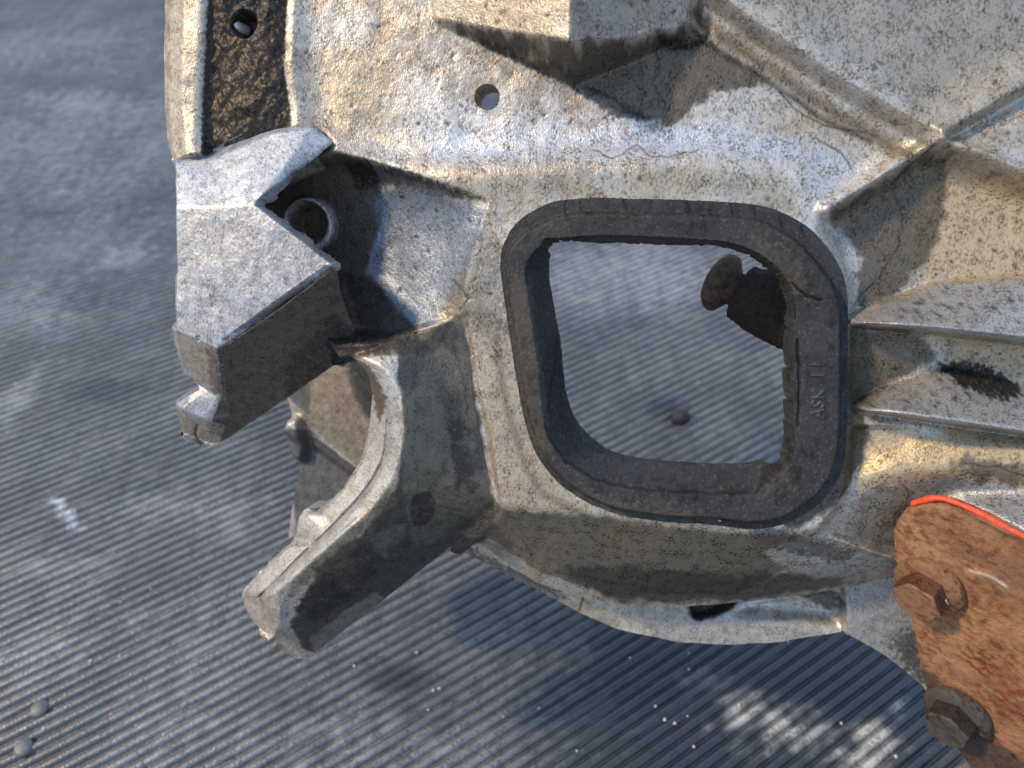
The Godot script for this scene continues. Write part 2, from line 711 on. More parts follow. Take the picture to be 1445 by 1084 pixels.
# ------------------------------------------------------------------ ribbed rubber mat
func make_mat() -> void:
	var dir := Vector3(2.447, 0, -1.456).normalized()          # along the ribs
	var side := Vector3(-dir.z, 0, dir.x) * -1.0               # across the ribs, away from the camera
	if side.z > 0.0:
		side = -side
	var pitch := 0.0054
	var n1 := FastNoiseLite.new(); n1.seed = 5; n1.frequency = 14.0; n1.fractal_octaves = 4
	var n2 := FastNoiseLite.new(); n2.seed = 6; n2.frequency = 90.0; n2.fractal_octaves = 3
	var n3 := FastNoiseLite.new(); n3.seed = 7; n3.frequency = 5.0; n3.fractal_octaves = 2
	var n4 := FastNoiseLite.new(); n4.seed = 8; n4.frequency = 1.0; n4.fractal_octaves = 2
	# placed marks: stains, dust, and shadow and sheen painted in: [px, py, half width m along x, along z, strength, kind]
	var marks: Array = []
	for k in [[930, 1040, 0.06, 0.05, 0.85, 1], [1060, 950, 0.06, 0.04, 0.9, 1], [562, 958, 0.012, 0.006, 1.0, 1], [945, 575, 0.014, 0.01, 0.6, 1], [150, 552, 0.03, 0.012, 0.5, 1], [960, 1030, 0.03, 0.022, 0.9, 1], [1090, 1075, 0.02, 0.02, 0.8, 1],  # kind 1 darkens: stains, plus the casting's and pebble's shadows in colour
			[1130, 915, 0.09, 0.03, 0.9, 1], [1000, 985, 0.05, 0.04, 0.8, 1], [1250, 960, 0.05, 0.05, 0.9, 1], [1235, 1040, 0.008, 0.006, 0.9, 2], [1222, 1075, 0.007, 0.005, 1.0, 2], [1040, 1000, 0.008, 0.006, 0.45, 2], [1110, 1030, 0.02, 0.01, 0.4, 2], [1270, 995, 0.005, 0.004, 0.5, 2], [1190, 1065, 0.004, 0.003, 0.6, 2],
			[175, 365, 0.022, 0.012, 0.8, 0], [45, 440, 0.04, 0.03, 0.6, 0], [20, 565, 0.012, 0.02, 0.8, 0], [240, 715, 0.025, 0.012, 0.5, 0], [330, 730, 0.015, 0.012, 0.5, 0], [100, 60, 0.12, 0.05, 0.6, 0], [60, 200, 0.16, 0.10, 0.55, 0], [150, 330, 0.07, 0.05, 0.4, 0], [120, 145, 0.06, 0.03, 0.6, 0],  # kind 0: pale dust; the far upper-left ones also add sky sheen
			[870, 400, 0.06, 0.03, 0.9, 0], [920, 370, 0.05, 0.03, 0.8, 0], [60, 930, 0.03, 0.02, 0.4, 0], [620, 1060, 0.05, 0.02, 0.35, 0], [420, 1050, 0.04, 0.02, 0.35, 0], [170, 880, 0.02, 0.01, 0.45, 0], [80, 800, 0.03, 0.01, 0.45, 0], [1000, 960, 0.02, 0.008, 0.3, 0]]:
		var g := on_mat(k[0], k[1])
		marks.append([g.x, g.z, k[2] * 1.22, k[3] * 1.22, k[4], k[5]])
	var chalk: Array = []
	for k in [[76, 705], [88, 713], [96, 728], [104, 740], [111, 748]]:
		chalk.append(on_mat(k[0], k[1]))
	var prof := [[0.0, -0.0016], [0.12, -0.00155], [0.24, -0.00018], [0.40, 0.0], [0.60, 0.0], [0.78, -0.0002], [0.90, -0.00155]]
	var np := prof.size()
	var st_v := PackedVector3Array(); var st_c := PackedColorArray(); var st_i := PackedInt32Array(); var st_n := PackedVector3Array()
	var rib0 := -60; var rib1 := 255
	var ts := PackedFloat32Array()
	var t := -1.5
	while t < 1.7:
		ts.append(t)
		var near := absf(t - 0.14)
		t += 0.004 if near < 0.27 else (0.009 if near < 0.6 else 0.1)
	var nt := ts.size()
	var rows := 0
	for r in range(rib0, rib1):
		for p in np:
			var sx: float = (r + prof[p][0]) * pitch
			var q0: float = prof[p][1]
			var qa: float = prof[p - 1][1] if p > 0 else prof[np - 1][1]
			var qb: float = prof[p + 1][1] if p < np - 1 else prof[0][1]
			var xa: float = prof[p - 1][0] if p > 0 else prof[np - 1][0] - 1.0
			var xb: float = prof[p + 1][0] if p < np - 1 else 1.0
			var slope := (qb - qa) / ((xb - xa) * pitch)
			var nn := (Vector3.UP - side * slope).normalized()
			for k in nt:
				var pos := side * sx + dir * ts[k]
				var y := q0
				if q0 < -0.0012:
					y = lerpf(q0, -0.0005, smoothstep(0.2, 0.6, n4.get_noise_2d(r * 7.31, ts[k] * 22.0)))
				elif q0 > -0.0003:
					y = q0 - 0.00012 * smoothstep(0.0, 0.5, n4.get_noise_2d(r * 7.31 + 500.0, ts[k] * 30.0))
				var dust := 0.0
				var col := Color(0.062, 0.062, 0.061)
				if pos.z < 0.05 and pos.z > -1.1 and absf(pos.x) < 0.75:
					var a := n1.get_noise_2d(pos.x, pos.z)
					var b := n2.get_noise_2d(pos.x, pos.z)
					var cc := n3.get_noise_2d(pos.x, pos.z)
					# worn flat places where the ribs fade
					var wear := smoothstep(0.25, 0.6, cc + a * 0.5)
					y = lerpf(y, -0.0003, wear * 0.15) + b * 0.00012
					dust = 0.38 + a * 0.5 + cc * 0.35
					dust *= 0.15 + 0.95 * (y + 0.0016) / 0.0016
					dust += maxf(0.0, b - 0.15) * 0.5
					dust = clampf(dust, 0.0, 1.4)
					col = col.lerp(Color(0.285, 0.282, 0.275), clampf(dust * 0.6, 0, 1))
					for m in marks:
						var dx: float = (pos.x - m[0]) / m[2]
						var dz: float = (pos.z - m[1]) / m[3]
						var d2 := dx * dx + dz * dz
						if d2 > 3.0:
							continue
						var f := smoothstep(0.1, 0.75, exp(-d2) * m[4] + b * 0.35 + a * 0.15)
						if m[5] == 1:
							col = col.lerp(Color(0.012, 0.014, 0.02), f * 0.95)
						elif m[5] == 2:
							col = col.lerp(Color(0.5, 0.49, 0.43), f * (0.4 + 0.6 * (q0 + 0.0016) / 0.0016))
						else:
							col = col.lerp(Color(0.36, 0.355, 0.345), f * 0.5)
					for m in chalk.size() - 1:
						var p0: Vector3 = chalk[m]; var p1: Vector3 = chalk[m + 1]
						var dd := p1 - p0
						var tt := clampf((pos - p0).dot(dd) / dd.length_squared(), 0, 1)
						var dist := (Vector3(pos.x, 0, pos.z) - p0 - dd * tt).length()
						if dist < 0.004:
							col = col.lerp(Color(0.55, 0.57, 0.6), (1.0 - smoothstep(0.0009, 0.0026, dist + b * 0.0012)) * (0.75 + 0.25 * (q0 + 0.0016) / 0.0016))
				pos.y = y
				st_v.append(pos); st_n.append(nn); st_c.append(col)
			if rows > 0:
				var a0 := (rows - 1) * nt; var b0 := rows * nt
				for k in nt - 1:
					st_i.append(a0 + k); st_i.append(b0 + k); st_i.append(a0 + k + 1)
					st_i.append(b0 + k); st_i.append(b0 + k + 1); st_i.append(a0 + k + 1)
			rows += 1
	var arr := []
	arr.resize(Mesh.ARRAY_MAX)
	arr[Mesh.ARRAY_VERTEX] = st_v; arr[Mesh.ARRAY_NORMAL] = st_n; arr[Mesh.ARRAY_COLOR] = st_c; arr[Mesh.ARRAY_INDEX] = st_i
	var me := ArrayMesh.new()
	me.add_surface_from_arrays(Mesh.PRIMITIVE_TRIANGLES, arr)
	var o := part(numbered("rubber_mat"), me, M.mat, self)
	tag(o, "dusty dark grey rubber mat with fine parallel ribs under the casting", "mat")
	o.set_meta("kind", "structure")
	var gm := StandardMaterial3D.new()
	gm.albedo_color = Color(0.35, 0.35, 0.36); gm.roughness = 0.95
	var pl := PlaneMesh.new(); pl.size = Vector2(40, 40)
	var gr := part(numbered("ground"), pl, gm, self)
	gr.position = Vector3(0, -0.006, 0)
	tag(gr, "plain grey ground under the rubber mat", "ground")
	gr.set_meta("kind", "structure")


# ------------------------------------------------------------------ the casting
func main_sheet() -> Sheet:
	var sh := Sheet.new()
	sh.setup(self, wall_o, wall_u, wall_v, wall_n, 0.35, [[225, -60, -8], [1520, -60, 0], [330, 950, -20], [1520, 950, 0], [225, 500, 10], [1520, -60, 20]], 0.0, Color(0.485, 0.44, 0.375))
	return sh


func make_housing() -> void:
	var root := thing("gearbox_casting", base)
	tag(root, "weathered aluminium bell housing casting with a square opening, broken fork and rusty cover", "casting")
	var sh := main_sheet()
	var n1 := sh.noise(1, 0.012, 4)          # broad patches
	var n2 := sh.noise(2, 0.05, 4)           # ragged edges
	var n3 := sh.noise(3, 0.16, 3)           # fine
	var n4 := sh.noise(4, 0.30, 2)           # grain
	# ---- shape ----
	sh.add(sh.mask([[400, -80], [1540, -80], [1540, 110], [1320, 195], [1200, 268], [1130, 222], [1050, 205], [900, 207], [760, 213], [620, 222], [540, 225], [480, 205], [420, 165]], 0, 11, false), -4.5)
	sh.add(sh.mask([[640, 238], [800, 232], [1000, 228], [1140, 245], [1150, 262], [1000, 250], [800, 256], [650, 264]], 0, 8, true), 1.3)
	# upper panel with its raised border
	sh.add(sh.mask([[985, -20], [1060, 38], [1190, 122], [1312, 194], [1335, 190], [1445, 128], [1540, 75], [1540, -90], [975, -90]], 0, 2), 7.0)
	sh.add(sh.mask([[1050, -20], [1190, 84], [1318, 150], [1445, 85], [1540, 40], [1540, -90], [1030, -90]], 0, 12), -4.0)
	# crossing ridges
	sh.stroke([[1165, 297], [1240, 250], [1316, 203]], 0, 6, 4.5, Color(0.5, 0.47, 0.43), 0.0)
	sh.stroke([[1322, 200], [1380, 220], [1445, 246], [1540, 280]], 0, 6, 5.5, Color(0.5, 0.47, 0.43), 0.0)
	# pocket under the crossing, and the pocket between the ribs
	sh.add(sh.mask([[1168, 305], [1240, 262], [1310, 214], [1360, 218], [1445, 255], [1540, 290], [1540, 420], [1210, 450], [1200, 400], [1185, 350]], 0, 9, true), -9.0)
	sh.add(sh.mask([[1205, 462], [1445, 480], [1540, 488], [1540, 620], [1225, 590], [1203, 560]], 0, 7), -6.0)
	# lower right swelling towards the cover
	sh.loft([[[1200, 600, -5], [1300, 605, -3], [1445, 622, 3], [1540, 630, 6]], [[1192, 690, -6], [1240, 668, -1], [1330, 660, 2], [1445, 668, 5], [1540, 690, 8]], [[1150, 752, -5], [1240, 745, -12], [1285, 716, -9], [1302, 709, -6], [1345, 708, 0], [1445, 755, 14], [1540, 800, 26]], [[1200, 790, -12], [1270, 806, -24], [1300, 775, -22], [1345, 760, -14], [1445, 790, -2], [1540, 840, 10]]], true)
	sh.soften(sh.mask([[1180, 600], [1540, 600], [1540, 880], [1150, 820]], 0, 5), 4, 2)
	# ribs
	sh.loft([[[1212, 446, 0], [1260, 424, -6], [1330, 398, -7], [1445, 388, -7], [1540, 388, -7]], [[1207, 455, 6], [1260, 459, 13], [1330, 465, 14], [1445, 478, 14], [1540, 486, 14]], [[1208, 459, 3], [1262, 464, 4], [1330, 470, 3], [1445, 483, 3], [1540, 491, 3]]], true)
	sh.loft([[[1222, 572, 0], [1250, 548, -5], [1300, 528, -7], [1345, 516, -7], [1445, 548, -5], [1540, 570, -5]], [[1217, 577, 5], [1260, 582, 10], [1300, 588, 12], [1345, 594, 13], [1445, 608, 13], [1540, 616, 13]], [[1219, 582, 1], [1260, 587, 2], [1300, 593, 2], [1345, 600, 2], [1445, 614, 3], [1540, 622, 3]]], true)
	sh.add(sh.mask([[262, 225], [330, 205], [400, 186], [440, 182], [466, 206], [420, 235], [350, 262], [300, 262]], 0, 3), -5.0)
	# left flange strip and the dirt-packed groove behind it
	sh.loft([[[232, -80, -9], [231, 60, -9], [230, 150, -9], [240, 232, -6]], [[240, -80, -3], [238, 60, -3], [238, 150, -3], [246, 228, 0]], [[262, -80, 1], [258, 60, 1], [258, 150, 1], [264, 222, 3]], [[292, -80, 1], [288, 60, 1], [284, 150, 1], [286, 218, 3]]], true)
	sh.add(sh.mask([[296, -80], [290, 60], [284, 150], [285, 205], [300, 228], [385, 190], [412, 175], [402, 100], [405, -80]], 0, 3), -2.0)
	sh.add(sh.mask([[310, -20], [395, -20], [390, 60], [395, 140], [370, 165], [320, 150]], -2, 6, true), 1.2)
	# recess below the ear
	sh.loft([[[330, 300, -22], [370, 360, -22], [420, 420, -22], [470, 470, -20]], [[430, 232, -14], [450, 320, -20], [490, 400, -19], [520, 475, -12]], [[520, 232, -9], [540, 300, -16], [560, 390, -14], [585, 480, -5]], [[610, 258, -3], [630, 310, -7], [625, 400, -6], [615, 480, -2]], [[690, 284, -1], [672, 330, -1], [655, 400, -1], [645, 470, -1]]], true)
	sh.soften(sh.mask([[470, 215], [690, 285], [650, 480], [480, 480], [380, 300]], -6, 4), 4, 2)
	# bell wall going back below the face
	sh.loft([[[640, 700, -4], [692, 714, 0], [780, 722, 0], [860, 732, 0], [960, 745, 0], [1080, 752, 0], [1150, 752, -2], [1220, 772, -8], [1275, 790, -10]],
		[[620, 740, -20], [680, 735, -12], [770, 770, -14], [865, 795, -15], [960, 805, -15], [1065, 803, -14], [1140, 800, -14], [1215, 797, -18], [1275, 800, -18]],
		[[600, 775, -36], [655, 752, -30], [760, 824, -32], [870, 856, -33], [960, 860, -34], [1060, 852, -34], [1130, 843, -33], [1200, 828, -31], [1285, 806, -28]], [[560, 800, -38], [640, 778, -32], [745, 846, -33], [870, 876, -34], [960, 880, -35], [1060, 872, -35], [1130, 863, -34], [1200, 848, -32], [1290, 826, -29]]], true)
	# fork arm: web, ridge, stepped lip of the half-round seat
	sh.loft([[[474, 500, -16], [508, 520, -14], [519, 552, -13], [516, 600, -12], [504, 646, -12], [480, 684, -11], [450, 718, -10], [402, 765, -8], [371, 800, -7], [338, 838, -7]],
		[[484, 506, -9], [513, 522, -7], [524, 555, -7], [521, 602, -6], [510, 648, -5], [487, 686, -4.5], [456, 721, -4], [410, 768, -3], [378, 803, -2.5], [345, 838, -2.5]],
		[[490, 505, -4], [524, 528, -2], [543, 571, -1.6], [543, 612, -1], [538, 650, -0.5], [518, 687, 0], [480, 732, 0.6], [440, 770, 1], [404, 805, 1.4], [364, 842, 1.2]],
		[[492.5, 504, -1], [527, 526.5, 2], [547, 570, 2.8], [547.5, 612.5, 3.2], [542.5, 652, 3.7], [523, 690.5, 4.2], [485, 735.5, 4.8], [445, 773.5, 5.2], [409, 808, 5.6], [369, 845, 5]],
		[[500, 503, 1], [540, 520, 4], [566, 562, 5], [570, 604, 6], [565, 642, 6.5], [553, 676, 7], [525, 718, 7.5], [480, 756, 8], [438, 794, 8], [386, 838, 7]],
		[[560, 470, -4], [600, 478, -3], [628, 530, -2], [642, 590, -1.5], [640, 640, -1], [615, 690, -0.5], [575, 745, -0.5], [525, 790, -0.5], [470, 838, -0.5], [388, 893, 0]],
		[[655, 445, -1], [662, 500, -2.4], [670, 550, -3], [680, 610, -4], [697, 700, -5], [694, 720, -8], [640, 768, -14], [560, 832, -15], [490, 888, -16], [436, 935, -16]],
		[[660, 440, 0], [668, 500, -1], [676, 550, -1], [690, 610, -1], [705, 700, -2], [702, 732, -10], [652, 785, -18], [570, 850, -20], [498, 906, -20], [446, 955, -20]]], true)
	sh.loft([[[332, 838, -8], [345, 838, -2.5], [364, 842, 1.2], [367, 844, 3.6], [386, 838, 7], [400, 850, 6]], [[338, 860, -9], [350, 860, -4], [364, 864, 0], [372, 866, 1.5], [386, 862, 5], [398, 870, 5]], [[350, 890, -10], [362, 886, -6], [372, 894, -3], [380, 898, -2], [388, 894, 0], [398, 885, 2]]], true)
	sh.loft([[[384, 900, -6], [392, 897, -5], [400, 891, -4], [412, 884, -3]], [[398, 922, -16], [412, 926, -14], [428, 934, -14], [440, 930, -16]]], false)
	# little raised lug of the seat
	sh.loft([[[412, 764, -9], [413, 732, -9], [428, 712, -9], [458, 712, -9]], [[424, 764, -4], [425, 738, -4.5], [434, 725, -4.5], [458, 722, -4.5]], [[440, 768, -0.5], [446, 756, -0.5], [456, 746, -0.5], [470, 736, -0.5]]], false)
	# boss at the top
	sh.loft([[[590, -90, -5], [700, -90, 8], [806, -90, 20], [900, -90, 9], [1005, -90, -1]], [[612, 28, -4], [715, 46, 8], [804, 60, 19], [885, 54, 8], [985, 34, -2]], [[620, 36, -5], [715, 78, -5], [804, 122, -5], [885, 90, -5], [990, 44, -4]]], false, 10)
	sh.soften(sh.mask([[705, 700], [860, 718], [1000, 732], [1190, 745], [1190, 775], [1000, 762], [860, 748], [710, 735]], 0, 4), 4, 2)
	# bite of an edge between web and face plate
	sh.soften(sh.all(), 2, 1)
	sh.stroke([[664, 505], [672, 580], [684, 650], [699, 712]], -1, 2.2, 1.2, Color(0.6, 0.58, 0.55), 0.75)
	sh.stroke([[490, 505], [524, 528], [543, 571], [543, 612], [538, 650], [518, 687], [480, 732], [440, 770], [404, 805], [366, 842]], 0, 1.2, -1.3, Color(0.03, 0.026, 0.022), 0.95, true, 0.5)
	# bolt hole ring in the recess and the stud hole in the groove
	var ring := []; var bore := []; var drill := []; var pin := []
	for k in 24:
		var a := TAU * k / 24.0
		ring.append([437 + 37 * cos(a), 318 + 39 * sin(a)])
		bore.append([437 + 27 * cos(a), 316 + 29 * sin(a)])
		drill.append([687 + 18.5 * cos(a), 136 + 18.5 * sin(a)])
		pin.append([357 + 15 * cos(a), 42 + 17 * sin(a)])
	sh.add(sh.mask(ring, -19, 1), 3.0)
	sh.add(sh.mask(bore, -19, 1), -9.0)
	sh.add(sh.mask(pin, -6, 1), -7.0)
	# ---- outline, holes ----
	var outl := [[231, -70], [230, 60], [228, 150], [240, 206], [254, 226], [300, 250], [340, 290], [400, 380], [470, 440], [490, 503], [508, 516], [519, 530], [524, 555], [521, 602], [510, 648], [487, 686], [454, 717], [440, 716], [430, 719], [420, 732], [418, 758], [403, 762], [376, 792], [374, 801], [357, 815], [342, 834], [341, 846], [345, 862], [358, 883], [372, 892], [388, 897], [396, 912], [411, 923], [432, 930], [500, 880], [560, 832], [640, 768], [652, 756], [700, 786], [760, 822], [820, 842], [870, 853], [960, 857], [1060, 849], [1130, 840], [1200, 826], [1285, 806], [1310, 765], [1350, 745], [1445, 790], [1525, 830], [1525, -70]]
	var outh := []
	for p in outl:
		var hh := 0.0
		if p[1] < 300 and p[0] < 260: hh = -7
		elif p[0] < 540 and p[1] > 500 and p[1] < 765: hh = -6
		elif p[0] < 392 and p[1] > 760: hh = -4
		elif p[1] > 700 and p[0] < 645: hh = -14.5
		elif p[1] > 745 and p[0] < 1300: hh = -32
		elif p[0] < 500 and p[1] < 500 and p[1] > 250: hh = -20
		outh.append([p[0], p[1], hh])
	sh.shape(sh.mask(outh, 0, 1))
	sh.cut(sh.mask(drill, -4, 1))
	sh.cut(sh.mask(seal_mid(), 0, 1, true))
	sh.fray(n2, 0.45)
	sh.smooth_area(sh.mask([[478, 500], [500, 503], [546, 525], [563, 575], [563, 630], [545, 685], [508, 732], [455, 772], [408, 814], [380, 850], [335, 850], [400, 750], [500, 690], [525, 600]], -2, 2), 0.3)
	# ---- relief of the sand casting ----
	sh.rough(n1, 0.9)
	sh.rough(n2, 0.2)
	sh.rough(n3, 0.09)
	sh.rough(n4, 0.04)
	sh.lumps(sh.mask([[300, -80], [296, 150], [300, 220], [385, 186], [408, 170], [398, 100], [402, -80]], -2, 3), n2, 1.8)
	sh.on_surface = true
	# ---- colours: metal, oxide, dirt, with some shade and sky sheen painted in ----
	var brown := Color(0.10, 0.08, 0.058)
	var black := Color(0.018, 0.016, 0.014)
	var grey := Color(0.11, 0.108, 0.10)
	var tan := Color(0.43, 0.35, 0.24)
	var pale := Color(0.60, 0.585, 0.56)
	var blue := Color(0.55, 0.59, 0.65)
	sh.mottle(n1, Color(0.7, 0.85, 1.1), 0.7)
	sh.mottle(n2, Color(0.8, 0.9, 1.0), 0.55)
	sh.mottle(n4, Color(1, 1, 1), 0.28)
	var n5 := sh.noise(5, 0.008, 3)
	var n6 := sh.noise(6, 0.03, 5)
	sh.speckle(n6, 0.5, 0.78, Color(0.28, 0.22, 0.155), 0.5)
	sh.speckle(n1, 0.52, 0.8, Color(0.40, 0.325, 0.225), 0.6)
	sh.speckle(n5, 0.5, 0.8, Color(0.58, 0.58, 0.58), 0.5)
	# rubbed bright metal
	for k in [[[560, 100], [700, 150], [880, 170], [880, 200], [640, 215], [540, 180]], [[600, 200], [760, 195], [1000, 185], [1150, 200], [1190, 270], [1000, 225], [700, 235]], [[1130, 200], [1300, 205], [1180, 300], [1215, 400], [1180, 380], [1120, 300]], [[980, 130], [1100, 125], [1150, 160], [1000, 185]]]:
		sh.paint(sh.mask(k, 0, 14, true), pale, 0.85, n2, 1.0, 0.4)
	sh.paint(sh.mask([[600, 190], [760, 185], [1000, 180], [1180, 205], [1190, 245], [1000, 215], [640, 228]], 0, 8, true), blue, 0.8, n2, 0.8, 0.4)  # sky reflection on the upturned band, put into the colour
	# tan stains
	for k in [[[480, 60], [560, 100], [560, 190], [480, 190], [440, 120]], [[600, -40], [800, -40], [790, 50], [640, 30]], [[640, 235], [900, 240], [1120, 250], [1140, 270], [900, 275], [660, 275]], [[1230, 80], [1445, 60], [1445, 130], [1330, 175], [1250, 140]], [[1270, 240], [1330, 215], [1540, 290], [1540, 390], [1300, 390]], [[1230, 610], [1540, 630], [1540, 700], [1330, 670], [1190, 700]], [[680, 530], [740, 560], [800, 690], [860, 720], [710, 705]], [[1010, 130], [1200, 160], [1290, 200], [1180, 230]]]:
		sh.paint(sh.mask(k, 0, 12, true), tan, 0.55, n2, 1.4, 0.4)
	sh.paint(sh.mask([[225, -80], [292, -80], [284, 150], [290, 226], [235, 230]], 0, 4), Color(0.50, 0.43, 0.33), 0.7, n2, 1.2, 0.35)
	sh.paint(sh.mask([[1040, -60], [1540, -60], [1540, 60], [1445, 110], [1320, 160], [1200, 100]], 0, 14), Color(0.31, 0.28, 0.235), 0.75, n2, 1.2, 0.35)
	sh.paint(sh.mask([[668, 500], [712, 470], [728, 560], [756, 640], [800, 700], [862, 730], [704, 714], [684, 600]], 0, 7), Color(0.42, 0.34, 0.235), 0.85, n2, 0.8, 0.35)
	for k in [[[1330, 240], [1540, 290], [1540, 395], [1320, 395], [1290, 330]], [[1240, 615], [1540, 635], [1540, 690], [1330, 672], [1210, 690]], [[1300, 480], [1540, 495], [1540, 545], [1400, 520]]]:
		sh.paint(sh.mask(k, 0, 10, true), Color(0.56, 0.42, 0.25), 0.9, n2, 0.9, 0.35)
	# black crust in the groove
	sh.paint(sh.mask([[296, -80], [290, 60], [285, 150], [284, 205], [300, 226], [385, 188], [412, 178], [401, 100], [405, -80]], -5, 1), black, 0.95, n3, 0.6, 0.25)
	sh.paint(sh.mask([[320, 60], [380, 40], [385, 110], [340, 150]], -6, 6, true), Color(0.085, 0.066, 0.048), 0.6, n2, 1.5, 0.3)
	sh.paint(sh.mask([[300, 120], [330, 110], [340, 190], [300, 200]], -6, 5, true), brown, 0.5, n3, 1.6, 0.3)
	# grime and the boss's cast shadow, painted together below it
	sh.paint(sh.mask([[612, 28], [720, 48], [805, 61], [900, 55], [985, 36], [1010, 66], [1100, 118], [1010, 128], [945, 180], [890, 160], [840, 128], [770, 90], [660, 56]], 0, 4), brown, 0.9, n2, 1.0, 0.22)
	sh.paint(sh.mask([[640, 40], [760, 82], [850, 128], [930, 172], [870, 168], [800, 120], [700, 76]], 0, 2), black, 0.75, n3, 1.0, 0.3)
	sh.paint(sh.mask([[800, 60], [990, 36], [990, -40], [806, -40]], 8, 2), Color(0.16, 0.13, 0.10), 0.6, n2, 0.9, 0.4)  # right facet darkened by painted shade
	sh.stroke([[985, 20], [1000, 45], [975, 62], [930, 52]], 0, 4, -0.6, black, 0.9)
	sh.stroke([[985, 22], [1062, 78], [1170, 152], [1285, 214]], 0, 6, -0.6, Color(0.17, 0.115, 0.062), 0.8, true, 0.8)
	sh.stroke([[975, 40], [1050, 92], [1150, 160], [1230, 200]], 0, 2.5, -0.5, Color(0.05, 0.042, 0.035), 0.7, true, 1.2)
	sh.stroke([[998, -2], [1070, 44], [1190, 124], [1312, 194]], 0, 3, 0.2, pale, 0.6, true, 0.8)
	# recess: dirt, with the ear's cast shadow painted in
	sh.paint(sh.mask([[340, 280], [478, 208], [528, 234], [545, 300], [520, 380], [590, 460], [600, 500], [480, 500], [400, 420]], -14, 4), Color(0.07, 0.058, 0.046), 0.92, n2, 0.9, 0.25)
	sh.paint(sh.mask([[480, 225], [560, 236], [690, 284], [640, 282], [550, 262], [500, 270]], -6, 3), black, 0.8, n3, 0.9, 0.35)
	sh.paint(sh.mask([[530, 270], [600, 262], [690, 300], [660, 400], [600, 468], [560, 440], [515, 380], [540, 320]], -8, 5), Color(0.215, 0.25, 0.31), 0.95, n2, 0.8, 0.3)  # bluish sky light on the far wall, kept in the colour
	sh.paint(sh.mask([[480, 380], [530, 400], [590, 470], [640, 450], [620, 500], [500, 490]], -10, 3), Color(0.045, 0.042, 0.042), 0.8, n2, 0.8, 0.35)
	sh.paint(sh.mask(ring, -16, 1), Color(0.55, 0.53, 0.5), 0.85, n3, 0.5, 0.4)
	sh.paint(sh.mask(bore, -19, 1), Color(0.16, 0.115, 0.07), 0.9, n3, 0.8, 0.4)
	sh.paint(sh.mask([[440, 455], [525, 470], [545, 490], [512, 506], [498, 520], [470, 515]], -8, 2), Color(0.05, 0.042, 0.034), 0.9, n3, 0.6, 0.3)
	# arm and web
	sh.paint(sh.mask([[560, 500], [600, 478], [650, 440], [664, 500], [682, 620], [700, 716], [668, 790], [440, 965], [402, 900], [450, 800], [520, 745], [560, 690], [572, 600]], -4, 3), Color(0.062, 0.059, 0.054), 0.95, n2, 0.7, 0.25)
	for k in [[[640, 450], [662, 500], [676, 600], [660, 640], [650, 540]], [[600, 500], [640, 500], [640, 560], [610, 560]], [[660, 660], [692, 690], [680, 720], [640, 740]], [[480, 800], [560, 740], [570, 760], [500, 830]]]:
		sh.paint(sh.mask(k, -3, 4, true), Color(0.17, 0.155, 0.125), 0.55, n6, 1.6, 0.3)
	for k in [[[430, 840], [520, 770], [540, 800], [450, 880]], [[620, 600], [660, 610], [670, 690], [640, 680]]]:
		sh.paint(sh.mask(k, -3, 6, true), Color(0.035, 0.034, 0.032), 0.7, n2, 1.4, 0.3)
	sh.paint(sh.mask([[575, 560], [620, 560], [640, 660], [640, 740], [590, 768], [570, 690]], -3, 3, true), Color(0.13, 0.122, 0.10), 0.75, n2, 1.1, 0.3)
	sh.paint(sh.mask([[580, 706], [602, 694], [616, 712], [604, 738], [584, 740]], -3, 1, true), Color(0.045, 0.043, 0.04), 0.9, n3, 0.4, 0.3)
	sh.paint(sh.mask([[540, 690], [570, 700], [480, 790], [400, 850], [430, 800]], 2, 3), Color(0.16, 0.12, 0.06), 0.6, n2, 1.4, 0.3)
	sh.paint(sh.mask([[436, 905], [480, 865], [530, 835], [545, 855], [440, 940]], -14, 2), Color(0.26, 0.24, 0.2), 0.7, n2, 1.0, 0.3)
	sh.paint(sh.mask([[340, 842], [362, 848], [412, 886], [432, 930], [400, 915], [352, 888]], -5, 1), Color(0.5, 0.45, 0.38), 0.7, n3, 0.9, 0.3)
	sh.paint(sh.mask([[500, 505], [540, 519], [566, 562], [570, 604], [565, 642], [553, 676], [525, 718], [480, 756], [438, 794], [384, 840], [330, 840], [400, 750], [470, 690], [500, 640], [510, 560]], 0, 1), Color(0.46, 0.45, 0.43), 0.7, n2, 0.8, 0.4)
	sh.paint(sh.mask([[480, 505], [520, 515], [545, 560], [535, 600], [515, 540]], -4, 2), Color(0.1, 0.075, 0.05), 0.8, n3, 0.9, 0.3)
	# bell wall
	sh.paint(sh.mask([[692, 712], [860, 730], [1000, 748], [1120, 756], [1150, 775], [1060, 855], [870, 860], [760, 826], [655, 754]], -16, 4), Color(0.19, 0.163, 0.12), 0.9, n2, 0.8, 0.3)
	sh.paint(sh.mask([[780, 800], [900, 800], [1050, 812], [1200, 800], [1200, 830], [1060, 855], [870, 858]], -26, 6), Color(0.075, 0.068, 0.058), 0.85, n2, 0.9, 0.35)  # shade of the gap below, painted along the wall's lower edge
	sh.speckle(n3, 0.66, 0.72, Color(0.14, 0.12, 0.095), 0.0)
	sh.paint(sh.mask([[1100, 765], [1180, 772], [1275, 795], [1275, 805], [1170, 815], [1090, 790]], -14, 4, true), Color(0.5, 0.475, 0.42), 0.8, n2, 0.8, 0.35)
	sh.paint(sh.mask([[1060, 745], [1120, 750], [1200, 780], [1180, 792], [1080, 770]], -6, 3, true), Color(0.12, 0.115, 0.105), 0.7, n3, 1.4, 0.3)
